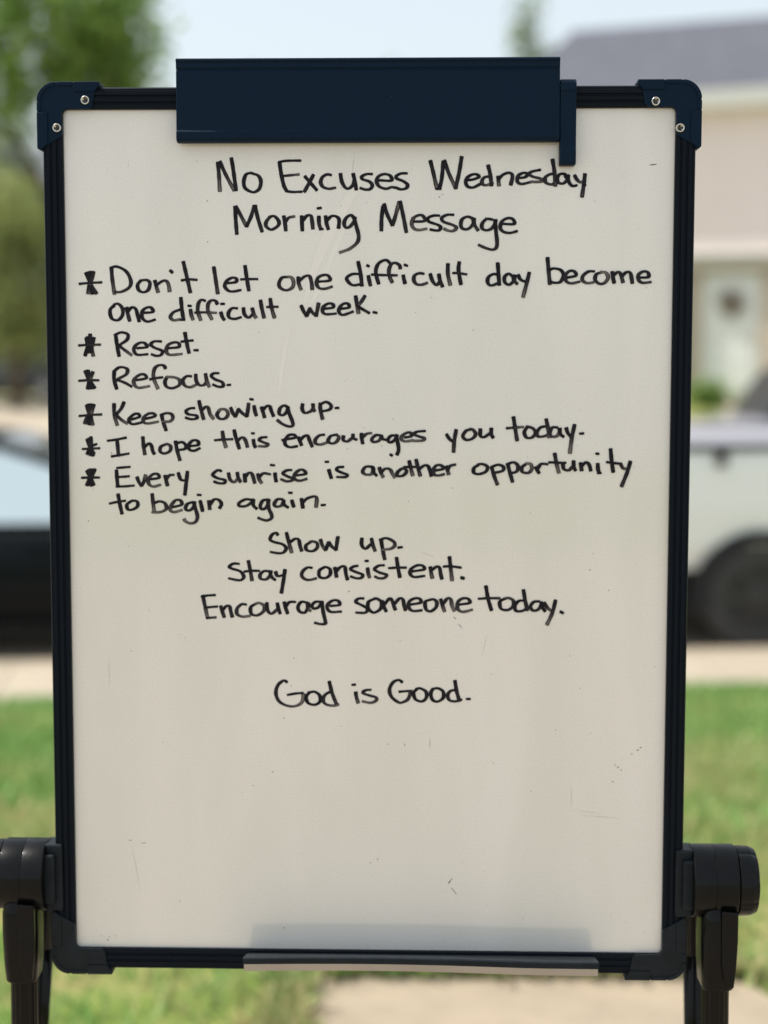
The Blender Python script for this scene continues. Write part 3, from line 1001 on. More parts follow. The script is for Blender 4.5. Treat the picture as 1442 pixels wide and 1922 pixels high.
 """5392,12806 5330,12773 5222,12857 5181,13006 5235,13154 5370,13238 5533,13255 5668,13181 5700,13019|
5398,13044 5546,13017 5695,13006|
5809,12992 5749,13087 5790,13195 5911,13227 6006,13168 6006,13060 5911,12984 5790,13000|
6209,12979 6101,13046 6068,13154 6141,13227 6290,13244 6360,13217|
6182,12789 6236,13006 6317,13217|
6679,12989 6696,13100 6728,13195|
6609,12854 6674,12849|
6966,12946 6858,12957 6817,13006 6912,13046 7053,13087 7069,13141 6966,13190 6804,13163|
7556,12806 7480,12762 7372,12816 7312,12952 7358,13087 7480,13181 7548,13184 7656,13127 7710,12992|
7491,12984 7615,12973 7734,12968|
7832,12930 7764,13006 7805,13127 7926,13163 8007,13087 7994,12979 7886,12919 7805,12938|
8129,12930 8089,13006 8116,13127 8210,13168 8318,13100 8318,12979 8224,12919 8116,12930|
8589,12952 8467,12965 8405,13046 8440,13141 8548,13163 8670,13130|
8540,12773 8575,12979 8627,13163|
8757,13119 8827,13119"""),
]

# ------------------------------------------------------------------ vehicles (local +x is the nose)
M_black = mat('black_car_paint', (.004, .0055, .008), .35, spec=.10, coat=.10)
M_white = mat('white_car_paint', (.90, .895, .87), .35, coat=1.0)
M_grey = mat('grey_car_paint', (.06, .065, .075), .3, coat=1.0)
M_tyre = mat('tyre_rubber', (.045, .045, .046), .8, noise=(30, (.065, .062, .06), .4, .7))
M_rimb = mat('black_alloy', (.05, .05, .053), .35, .5)
M_rims = mat('silver_alloy', (.55, .55, .56), .3, .9)
M_skyglass = mat('sky_bright_glass', (.80, .88, .87), .04, .85, .8)  # pale cyan mirror tone stands for bright sky reflected in the windows
M_tintd = mat('dark_glass', (.02, .023, .026), .12, spec=.10)
M_plast = mat('black_plastic_trim', (.016, .017, .02), .6, spec=.3)
M_lamp = mat('lamp_lens', (.75, .75, .72), .1, spec=.8)
M_red = mat('red_lens', (.35, .01, .01), .15)

def body(stations):
    """half sections mirrored and skinned along x"""
    rs = []
    for x, w, zb, zt, cr in stations:
        half = [(0, zb), (.80 * w, zb), (.95 * w, zb + .07), (w, zb + .22), (w * 1.005, (zb + zt) * .52), (w * .985, zt - .12), (w * .95, zt - .03), (w * .86, zt + .005), (w * .45, zt + cr * .75), (0, zt + cr)]
        full = [(y, z) for y, z in half] + [(-y, z) for y, z in half[-2:0:-1]]
        rs.append([(x, y, z) for y, z in full])
    return rings(B(), rs)

def wheel(parent, x, y, r, w, rim_m, spokes=6):
    s = 1 if y > 0 else -1
    bm = B()
    lathe(bm, [(r * .62, -w/2), (r * .93, -w/2), (r, -w/2 + .03), (r, w/2 - .03), (r * .93, w/2), (r * .66, w/2 - .005), (r * .62, w/2 - .03)], (x, y, r), (0, s, 0), 40)
    t = obj('wheel', bm, M_tyre, parent, smooth=True)
    bm = B()
    lathe(bm, [(r * .60, w/2 - .05), (r * .64, w/2 - .02), (r * .655, w/2), (r * .60, w/2 + .004), (r * .58, w/2 - .05)], (x, y, r), (0, s, 0), 36, cap=False)
    for k in range(spokes):
        a = 2 * math.pi * k / spokes
        u = Vector((math.cos(a), 0, math.sin(a))); v = Vector((-math.sin(a), 0, math.cos(a)))
        c = Vector((x, y + s * (w/2 - .03), r))
        P = [c + u * r * .10 + v * .05, c + u * r * .6 + v * .035, c + u * r * .6 - v * .035, c + u * r * .10 - v * .05]
        A = [bm.verts.new(p) for p in P]; Bq = [bm.verts.new(p + Vector((0, s * .03, 0))) for p in P]
        bm.faces.new(A); bm.faces.new(Bq[::-1])
        for i in range(4): bm.faces.new((A[i], Bq[i], Bq[(i+1) % 4], A[(i+1) % 4]))
    lathe(bm, [(r * .2, w/2 - .05), (r * .2, w/2 + .005), (r * .14, w/2 + .02)], (x, y, r), (0, s, 0), 20)
    obj('rim', bm, rim_m, t)
    return t

def arch(parent, x, y, r, R, wd, m, flare=.02):
    """the dark wheel house and its flare, proud of the body side"""
    s = 1 if y > 0 else -1
    bm = B()
    n = 22
    for i in range(n):
        a0 = -.25 + (math.pi + .5) * i / n; a1 = -.25 + (math.pi + .5) * (i + 1) / n
        P = [(R * math.cos(a0), R * math.sin(a0)), (R * math.cos(a1), R * math.sin(a1)), (r * math.cos(a1), r * math.sin(a1)), (r * math.cos(a0), r * math.sin(a0))]
        prism(bm, P, lambda p, q, d: (x + p, d, wd + q), y - s * .25, y + s * flare)
    bmesh.ops.remove_doubles(bm, verts=bm.verts, dist=1e-4)
    obj('wheel_arch', bm, m, parent)

def cabin(root, prof, zb, zt, wb, wt, paint, glass, n_front, n_rear, pillars):
    """prof: profile from the windscreen base over the roof to the rear; widths shrink upward"""
    wid = lambda z: wb + (wt - wb) * max(0, min(1, (z - zb) / (zt - zb)))
    bm = B()
    L = [bm.verts.new((x, -wid(z), z)) for x, z in prof]; R = [bm.verts.new((x, wid(z), z)) for x, z in prof]
    for i in range(len(prof) - 1): bm.faces.new((L[i], L[i+1], R[i+1], R[i]))
    bm.faces.new(L[::-1]); bm.faces.new(R); bm.faces.new((L[0], R[0], R[-1], L[-1]))
    obj('cabin', bm, paint, root, bevel=.025)
    def strip(i0, i1, name, lo, hi):
        bm = B()
        pts = prof[i0:i1 + 1]
        # shrink ends
        a = Vector(pts[0]); b = Vector(pts[1]); pts = [tuple(a + (b - a) * lo)] + list(pts[1:])
        a = Vector(pts[-1]); b = Vector(pts[-2]); pts[-1] = tuple(a + (b - a) * hi)
        rs = []
        for k, (x, z) in enumerate(pts):
            d = Vector(pts[min(k+1, len(pts)-1)]) - Vector(pts[max(k-1, 0)]); nrm = Vector((d.y, -d.x)).normalized()
            if nrm.y < 0: nrm = -nrm
            w_ = wid(z) - .06
            o = nrm * .012
            rs.append([(x + o.x, -w_, z + o.y), (x + o.x, w_, z + o.y), (x - o.x, w_, z - o.y), (x - o.x, -w_, z - o.y)])
        rings(bm, rs); obj(name, bm, glass, root)
    strip(0, n_front, 'windscreen', .05, .08)
    strip(len(prof) - 1 - n_rear, len(prof) - 1, 'rear_window', .1, .12)
    # side windows between pillars, following the roof line
    def roofz(x):
        for (xa, za), (xb, zb_) in zip(prof, prof[1:]):
            lo, hi = min(xa, xb), max(xa, xb)
            if lo <= x <= hi and hi > lo: return za + (zb_ - za) * (x - xa) / (xb - xa)
        return zb
    for x0, x1 in pillars:
        for s in (-1, 1):
            bm = B()
            xsx = [x0 + (x1 - x0) * k / 8 for k in range(9)]
            rs = []
            for x in xsx:
                zt_ = max(roofz(x) - .075, zb + .065); z0 = zb + .05
                rs.append([(x, s * (wid(z0) - .01), z0), (x, s * (wid(zt_) - .01), zt_), (x, s * (wid(zt_) + .008), zt_), (x, s * (wid(z0) + .008), z0)])
            rings(bm, rs); obj('side_window', bm, glass, root)

def crossover(label, loc, rz, paint, glass, group=None, prof=None, panes=((.78, -.50), (-.58, -1.15), (-1.23, -1.85)), top=None):
    t = thing('parked_car', label, 'car', loc, rz, group)
    st = [(-2.32, .66, .46, .74, .02), (-2.25, .82, .36, .90, .03), (-2.0, .90, .28, .97, .03), (-1.2, .925, .24, .96, .02), (0, .93, .24, .95, .02), (.8, .93, .24, .95, .03), (1.2, .92, .24, .94, .045), (1.75, .89, .26, .87, .05), (2.1, .82, .30, .79, .04), (2.27, .70, .36, .70, .03), (2.33, .55, .42, .62, .02)]
    obj('body', body(st), paint, t, smooth=True)
    prof = prof or [(1.10, .945), (.62, 1.22), (.25, 1.42), (-.20, 1.56), (-.9, 1.61), (-1.6, 1.57), (-2.0, 1.46), (-2.24, .95)]
    cabin(t, prof, .93, 1.60, .86, .62, top or paint, glass, 3, 1, panes)
    for x in (1.42, -1.38):
        for y in (.83, -.83):
            arch(t, x, y * 1.115, .355, .41, .345, M_plast, .012)
            wheel(t, x, y, .345, .22, M_rims if paint is not M_black else M_rimb, 7)
    for s in (-1, 1):
        bm = B(); box(bm, 1.98, 2.2, s * .60 - .12, s * .60 + .14, .66, .78); obj('headlight', bm, M_lamp, t, bevel=.03)
        bm = B(); box(bm, -2.27, -2.12, s * .66 - .14, s * .66 + .16, .78, .94); obj('tail_light', bm, M_red, t, bevel=.03)
        bm = B(); box(bm, .62, .78, s * .93, s * 1.10, .98, 1.12); obj('mirror', bm, paint, t, bevel=.03)
        for xh in (.05, -.95):
            bm = B(); box(bm, xh, xh + .18, s * .925, s * .96, .80, .83); obj('handle', bm, paint, t)
    bm = B(); box(bm, -2.1, 2.1, -.74, .74, .17, .34); obj('underbody', bm, M_plast, t, bevel=.02)
    bm = B(); box(bm, 2.2, 2.35, -.45, .45, .44, .58); obj('grille', bm, M_plast, t, bevel=.01)
    return t

def pickup(label, loc, rz):
    t = thing('pickup_truck', label, 'truck', loc, rz)
    st = [(-1.12, 1.0, .52, 1.47, .0), (-.9, 1.01, .52, 1.47, .0), (.9, 1.01, .50, 1.40, .02), (1.55, 1.01, .50, 1.36, .05), (1.8, 1.01, .50, 1.34, .09), (2.4, 1.0, .52, 1.30, .10), (2.72, .97, .56, 1.24, .09), (2.88, .93, .60, 1.16, .07), (2.95, .86, .68, 1.04, .04)]
    obj('body', body(st), M_white, t, smooth=True)
    prof = [(1.62, 1.38), (1.12, 1.78), (.85, 1.93), (.4, 2.0), (-.6, 1.99), (-.95, 1.93), (-1.06, 1.44)]
    cabin(t, prof, 1.42, 2.0, .93, .74, M_white, M_tintd, 2, 1, [(1.20, .35), (.25, -.75)])
    bm = B(); box(bm, -2.85, 2.6, -.80, .80, .24, .60); obj('underbody', bm, M_plast, t, bevel=.02)
    bm = B(); rings(bm, [[(x, -.885, 1.476), (x, -.885, 1.498), (x, -.4, 1.512), (x, .4, 1.512), (x, .885, 1.498), (x, .885, 1.476)] for x in (-2.92, -2.2, -1.7, -1.15)])
    obj('added_bed_cover', bm, mat('sky_tinted_grey', (.30, .30, .345), .45, bump=(30, .2)), t)  # cover added to hide the sunlit bed; lavender grey stands for reflected sky
    # open bed: double-walled sides, tailgate, headboard and floor
    side = [(.80, .56), (.95, .60), (1.0, .78), (1.012, 1.02), (.995, 1.34), (.975, 1.462), (.90, 1.470), (.90, .92), (.80, .90)]
    bm = B()
    for s in (-1, 1): prism(bm, side, lambda y, z, x: (x, s * y, z), -2.93, -1.14)
    box(bm, -2.92, -1.15, -.90, .90, .86, .895); box(bm, -1.20, -1.145, -.90, .90, .896, 1.46)
    obj('bed', bm, M_white, t, bevel=.012)
    bm = B(); box(bm, -3.0, -2.94, -.90, .90, .70, 1.44); tg = obj('tailgate', bm, M_white, t, bevel=.02)
    bm = B(); box(bm, -3.02, -3.0, -.14, .14, 1.20, 1.28); obj('handle', bm, M_plast, tg)
    for s in (-1, 1):
        bm = B(); box(bm, -2.95, -1.13, min(s * .885, s * 1.005), max(s * .885, s * 1.005), 1.464, 1.512)
        obj('rail_cap', bm, M_plast, t, bevel=.012)
        bm = B(); box(bm, 2.70, 2.90, s * .74 - .17, s * .74 + .20, .86, 1.08); obj('headlight', bm, M_lamp, t, bevel=.03)
        bm = B(); box(bm, -2.19, -2.11, s * .99, s * 1.03, 1.35, 1.46); obj('fuel_flap', bm, M_plast, t, bevel=.01)
        bm = B(); box(bm, -2.97, -2.85, s * .88 - .09, s * .88 + .09, .98, 1.36); obj('tail_light', bm, M_red, t, bevel=.02)
        bm = B(); box(bm, 1.30, 1.48, s * 1.02, s * 1.26, 1.42, 1.70); obj('mirror', bm, M_plast, t, bevel=.03)
        for xh in (.45, -.7):
            bm = B(); box(bm, xh, xh + .2, s * 1.005, s * 1.04, 1.18, 1.22); obj('handle', bm, M_plast, t)
        bm = B(); box(bm, -1.1, 1.3, s * .9, s * 1.08, .42, .48); obj('side_step', bm, M_plast, t, bevel=.015)
    for x in (1.95, -1.85):
        for y in (.87, -.87):
            arch(t, x, y * 1.165, .395, .49, .40, M_plast, .03)
            wheel(t, x, y, .395, .29, M_rimb, 6)
    bm = B(); box(bm, 2.86, 3.0, -.55, .55, .84, 1.06); obj('grille', bm, M_plast, t, bevel=.02)
    bm = B(); box(bm, 2.72, 3.06, -.96, .96, .52, .82); obj('front_bumper', bm, M_plast, t, bevel=.05)
    bm = B(); box(bm, -3.08, -2.86, -.95, .95, .52, .74); obj('rear_bumper', bm, M_plast, t, bevel=.04)
    return t

def road_z(x, y): return ZR
pc = street(-1.58, 12.15); crossover('black crossover car parked at the left with pale reflecting windows', (-2.62, 11.75, ZR), TH, M_black, M_skyglass)
pickup('white pickup truck with black wheel arch parked on the road at right', (4.47, 12.42, ZR), TH)
zz = float(ground_z(np.array(-10.2), np.array(45.))) + .03
crossover('distant dark grey car on the far concrete under the trees', (-10.6, 45, zz), math.radians(170), M_grey, M_skyglass)
zz = float(ground_z(np.array(-4.), np.array(42.))) + .03
crossover('distant dark grey car hidden behind the whiteboard', (-4.4, 43, zz), math.radians(172), M_grey, M_tintd)

M_dkroof = mat('black_roof_paint', (.02, .022, .026), .4, spec=.2)
M_silver = mat('silver_car_paint', (.30, .30, .35), .35, .3, coat=1.0)
crossover('silver car with dark windscreen parked beyond the white pickup truck', (5.75, 20.4, float(ground_z(np.array(5.7), np.array(20.3))) - .02), TH + math.pi, M_silver, M_tintd,
          prof=[(1.02, .945), (.86, 1.25), (.72, 1.50), (.45, 1.66), (-.9, 1.70), (-1.8, 1.66), (-2.1, 1.5), (-2.24, .95)], panes=((.93, .02), (-.06, -.95), (-1.03, -1.85)), top=M_dkroof)
# ------------------------------------------------------------------ the whiteboard easel
# board pose: from the four corners of the writing surface
WB, HB = .647, .9133
Xc, Yc = Vector((.99963, .00343, -.02698)), Vector((-.00105, .99613, .08789))
Xc.normalize(); Zc = Xc.cross(Yc).normalized(); Yc = Zc.cross(Xc)
Tc = Vector((-.34056, -.42654, 1.66884))
sp, cp = math.sin(PITCH), math.cos(PITCH)
def cam2world(v, point=True):
    p = Vector((v.x, -v.y * sp + v.z * cp, -v.y * cp - v.z * sp))
    return p + Vector((0, 0, CAMZ)) if point else p
bx, by, bz = cam2world(Xc, False), cam2world(-Yc, False), cam2world(-Zc, False)
b0 = cam2world(Tc)
BM = Matrix(((bx.x, by.x, bz.x, b0.x), (bx.y, by.y, bz.y, b0.y), (bx.z, by.z, bz.z, b0.z), (0, 0, 0, 1)))
BI = BM.inverted()
def at(px, py, w=0.0):
    """point on the plane w metres in front of the writing surface, board coordinates (u right, v up, w forward)"""
    d = Vector(((px - 721) / FPX, (py - 961) / FPX, 1))
    o = BI @ Vector((0, 0, CAMZ)); q = (BI.to_3x3() @ cam2world(d, False))
    k = (w - o.z) / q.z
    return o + q * k

M_bplast = mat('black_plastic', (.006, .010, .014), .45, spec=.2, noise=(60, (.009, .014, .019), .4, .6), bump=(900, .12))
M_skyblack = mat('sky_tinted_black', (.0015, .0115, .029), .5, spec=.11, noise=(420, (.10, .12, .14), .74, .80), bump=(1200, .10))  # blue in the base stands for sky reflected by black plastic; pale flecks are wear
M_rail = mat('black_rail', (.002, .005, .010), .45, spec=.12, noise=(380, (.06, .062, .065), .72, .80), bump=(500, .06))
M_gloss = mat('glossy_black_plastic', (.002, .0024, .003), .4, spec=.05, coat=.32, noise=(35, (.004, .0045, .005), .45, .7), bump=(260, .10))
M_gloss.node_tree.nodes['Principled BSDF'].inputs['Coat Roughness'].default_value = .13
M_tube = mat('black_tube', (.002, .002, .0025), .3, spec=.03, coat=.35)
M_screw = mat('steel_screw', (.62, .60, .55), .28, 1.0)
M_hole = mat('screw_recess', (.03, .03, .028), .6)

def board_mat():
    m = bpy.data.materials.new('whiteboard_enamel'); m.use_nodes = True
    n = m.node_tree; p = n.nodes['Principled BSDF']
    p.inputs['Roughness'].default_value = .55
    p.inputs['Specular IOR Level'].default_value = .3
    p.inputs['Coat Weight'].default_value = 1.0
    p.inputs['Coat IOR'].default_value = 1.85
    p.inputs['Coat Roughness'].default_value = .085
    tc = n.nodes.new('ShaderNodeTexCoord')
    # faint wiped marker haze: large soft streaks
    mp = n.nodes.new('ShaderNodeMapping'); mp.inputs['Rotation'].default_value = (0, 0, math.radians(-24)); mp.inputs['Scale'].default_value = (7, 1.6, 1)
    n.links.new(tc.outputs['Object'], mp.inputs[0])
    t = n.nodes.new('ShaderNodeTexNoise'); t.inputs['Scale'].default_value = 1.6; t.inputs['Detail'].default_value = 5; t.inputs['Distortion'].default_value = .6
    n.links.new(mp.outputs[0], t.inputs['Vector'])
    r = n.nodes.new('ShaderNodeValToRGB'); e = r.color_ramp.elements
    e[0].position, e[0].color = .36, (.755, .728, .675, 1); e[1].position, e[1].color = .68, (.805, .767, .722, 1)
    n.links.new(t.outputs['Fac'], r.inputs[0])
    # grainy fine speckle of the enamel
    t2 = n.nodes.new('ShaderNodeTexNoise'); t2.inputs['Scale'].default_value = 480; t2.inputs['Detail'].default_value = 2
    n.links.new(tc.outputs['Object'], t2.inputs['Vector'])
    mr = n.nodes.new('ShaderNodeMapRange'); mr.inputs['From Min'].default_value = .3; mr.inputs['From Max'].default_value = .7
    mr.inputs['To Min'].default_value = .95; mr.inputs['To Max'].default_value = 1.03
    n.links.new(t2.outputs['Fac'], mr.inputs[0])
    mx = n.nodes.new('ShaderNodeMix'); mx.data_type = 'RGBA'; mx.blend_type = 'MULTIPLY'; mx.inputs[0].default_value = 1
    n.links.new(r.outputs[0], mx.inputs[6]); n.links.new(mr.outputs[0], mx.inputs[7])
    n.links.new(mx.outputs[2], p.inputs['Base Color'])
    b = n.nodes.new('ShaderNodeBump'); b.inputs['Strength'].default_value = .012; b.inputs['Distance'].default_value = .001
    t3 = n.nodes.new('ShaderNodeTexNoise'); t3.inputs['Scale'].default_value = 130
    n.links.new(tc.outputs['Object'], t3.inputs['Vector']); n.links.new(t3.outputs['Fac'], b.inputs['Height'])
    n.links.new(b.outputs[0], p.inputs['Coat Normal'])
    return m

root_xy = BM @ Vector((WB / 2, -HB, 0))
EAS = thing('whiteboard_easel', 'portable whiteboard on a black folding easel covered in handwritten black marker lines', 'whiteboard', (root_xy.x, root_xy.y + .15, 0))
EM = Matrix.Translation(-EAS.location) @ BM            # board coordinates under the easel
EW = Matrix.Translation(-EAS.location)                 # world coordinates under the easel

bm = B(); box(bm, -.012, WB + .012, -HB - .012, .012, -.010, 0)
SURF = obj('writing_surface', bm, board_mat(), EAS, mtx=EM)
bm = B(); box(bm, -.014, WB + .014, -HB - .014, .014, -.0135, -.0105)
obj('back_panel', bm, mat('grey_backing', (.35, .35, .35), .7), EAS, mtx=EM)

# rails of the frame
PROF = [(0, -.0005), (0, 4), (.8, 5.5), (5, 6), (5.6, 5), (7, 5), (7.6, 6.6), (12, 7), (12.6, 5.8), (14, 5.8), (14.6, 7.4), (19, 7.2), (19.4, 6.4), (20.2, 6.4), (20.6, 7), (22, 6), (23, 3), (23, -14), (0, -14)]
def rail(kind, scale=1.0):
    bm = B()
    if kind == 'top': prism(bm, PROF, lambda s, w, d: (d, s * MM * scale, w * MM), -.012, WB + .012)
    if kind == 'bottom': prism(bm, PROF, lambda s, w, d: (d, -HB - s * MM * scale, w * MM), -.012, WB + .012)
    if kind == 'left': prism(bm, PROF, lambda s, w, d: (-s * MM * scale, d, w * MM), .010, -HB - .010)
    if kind == 'right': prism(bm, PROF, lambda s, w, d: (WB + s * MM * scale, d, w * MM), .010, -HB - .010)
    obj('frame_rail', bm, M_rail, EAS, mtx=EM, bevel=.0004)
rail('top'); rail('bottom', .98); rail('left', .93); rail('right', .93)

def corner(u0, v0, su, sv):
    f = lambda p, q, d: (u0 + su * p * MM, v0 + sv * q * MM, d * MM)   # p: + towards the board's middle, q: + outward
    arc = lambda cx, cy, r, a0, a1, n=9: [(cx + r * math.cos(math.radians(a0 + (a1 - a0) * k / n)), cy + r * math.sin(math.radians(a0 + (a1 - a0) * k / n))) for k in range(n + 1)]
    out = [(41, 25), (41, 28)] + arc(-6, 8, 20, 90, 180) + [(-26, -41.5), (-23, -43), (-15, -37), (-1.2, -29), (0, -26), (0, -4.5), (1.3, -1.3), (4.5, 0), (29, 0), (33, 3), (35, 17)]
    bm = B(); prism(bm, out, f, -16, 8.6)
    prism(bm, [(41.0, 25.2), (40.7, 28.3), (13, 28.3), (13, 17.6), (35.4, 17.6)], f, 8.0, 10.2)
    prism(bm, [(-26.3, -41.2), (-26.3, -3.5), (-14.8, -3.5), (-14.8, -36.6), (-23, -42.3)], f, 8.0, 10.2)
    prism(bm, arc(-6, 8, 20.3, 92, 178) + arc(-6, 8, 15.6, 178, 92), f, 8.0, 9.9)
    prism(bm, [(12, 28.3), (-5, 28.3), (-5, 23.7), (12, 23.7)], f, 8.05, 9.85); prism(bm, [(-26.3, -2.5), (-26.3, 7), (-21.7, 7), (-21.7, -2.5)], f, 8.05, 9.85)
    return obj('corner_cap', bm, M_bplast if sv < 0 else M_skyblack, EAS, mtx=EM, bevel=.0009)  # top caps get the black with sky reflection coloured in
CAPS = [corner(0, 0, 1, 1), corner(WB, 0, -1, 1), corner(0, -HB, 1, -1), corner(WB, -HB, -1, -1)]
def screw(cap, px, py, rot):
    c = at(px, py, .0092)
    bm = B()
    lathe(bm, [(.0005, .0004), (.0030, .0008), (.0034, .0018), (.0041, .0020), (.0046, .0012), (.0047, -.0012)], c, (0, 0, 1), 28)
    s = obj('screw', bm, M_screw, cap, smooth=True)
    bm = B()
    for k in range(2):
        a = rot + k * math.pi / 2; d = Vector((math.cos(a), math.sin(a), 0)); e = Vector((-d.y, d.x, 0))
        P = [c + d * .0022 + e * .0006, c - d * .0022 + e * .0006, c - d * .0022 - e * .0006, c + d * .0022 - e * .0006]
        prism(bm, [(p.x, p.y) for p in P], lambda x, y, z: (x, y, z), c.z + .0004, c.z + .0015 + k * .00004)
    me = bpy.data.meshes.new('screw_recess'); bmesh.ops.recalc_face_normals(bm, faces=bm.faces); bm.to_mesh(me); bm.free()
    # recess joined into the screw's own mesh (second material)
    b2 = bmesh.new(); b2.from_mesh(s.data); n0 = len(b2.faces); b2.from_mesh(me); b2.faces.ensure_lookup_table()
    for fc in b2.faces[n0:]: fc.material_index = 1
    b2.to_mesh(s.data); b2.free(); s.data.materials.append(M_hole)
screw(CAPS[0], 160, 188, .3); screw(CAPS[0], 107, 240, .1); screw(CAPS[1], 1231, 190, .7); screw(CAPS[1], 1277, 240, .2)

# paper clamp across the top
cw = .0185
a0, a1 = at(327, 106, cw), at(1053, 109, cw); c0, c1 = at(333, 265, cw), at(1050, 266, cw)
uL, uR = (a0.x + c0.x) / 2, (a1.x + c1.x) / 2; vT, vB = (a0.y + a1.y) / 2, (c0.y + c1.y) / 2
hC = vT - vB
CP = [(.01, -.010), (.0, .004), (.0, .0172), (.012, .0182), (.035, .0182), (.05, .0165), (.112, .0165), (.122, .0150), (.136, .0150), (.15, .0158), (.82, .0170), (.86, .0172), (.875, .0185), (.95, .0185), (.985, .0170), (1, .0135), (1, .0055), (.97, .0048), (.82, .0075), (.30, .0085), (.28, -.010)]
bm = B(); prism(bm, CP, lambda t, w, d: (d, vT - t * hC, w), uL, uR)
obj('paper_clip', bm, M_skyblack, EAS, mtx=EM, bevel=.0010)
a0, a1, c0 = at(1052, 147, .0165), at(1083, 147, .0165), at(1083, 309, .0165)
vt, vb = a0.y, c0.y
LP = [(vt, -.010), (vt, .012), (vt - .004, .0165), (vt - .012, .0175), (vt - .013, .0160), (vt - .052, .0160), (vb + .018, .0160), (vb + .014, .0178), (vb + .002, .0172), (vb, .0140), (vb, .0008), (vb + .05, .0008), (vb + .06, -.010)]
bm = B(); prism(bm, LP, lambda v, w, d: (d, v, w), uR + .0006, a1.x)
obj('clip_lever', bm, M_skyblack, EAS, mtx=EM, bevel=.0011)

# marker tray along the bottom
t0, t1 = at(456, 1800, .053), at(1125, 1800, .053)
nT = 14
def sag(k): x = k / nT; return .0022 * math.sin(math.pi * min(1, x * 1.25)) * (1 if x < .8 else 1) - .0012 * x
vb = -HB - .0022
rs = []
for k in range(nT + 1):
    u = t0.x + (t1.x - t0.x) * k / nT; s_ = sag(k)
    P = [(vb, .0078), (vb + .0108 + s_, .0500), (vb + .0114 + s_, .0516), (vb + .0100 + s_, .0530), (vb + .0040 + s_, .0532), (vb + .0040 + s_, .0512), (vb + .0070 + s_, .0498), (vb - .0024, .0078)]
    rs.append([(u, v, w) for v, w in P])
TR = obj('marker_tray', rings(B(), rs), M_bplast, EAS, mtx=EM, bevel=.0004)
rs = []
for k in range(nT + 1):
    u = t0.x + .0012 + (t1.x - t0.x - .0024) * k / nT; s_ = sag(k)
    P = [(vb + .0041 + s_, .0534), (vb - .0030 + s_, .0528), (vb - .0036 + s_, .0522), (vb - .0030 + s_, .0514), (vb + .0041 + s_, .0518)]
    rs.append([(u, v, w) for v, w in P])
obj('tray_lip', rings(B(), rs), mat('tan_reflection', (.40, .335, .275), .35, noise=(12, (.34, .28, .23), .4, .7)), TR)  # tan colour stands for sunlit ground mirrored in the lip

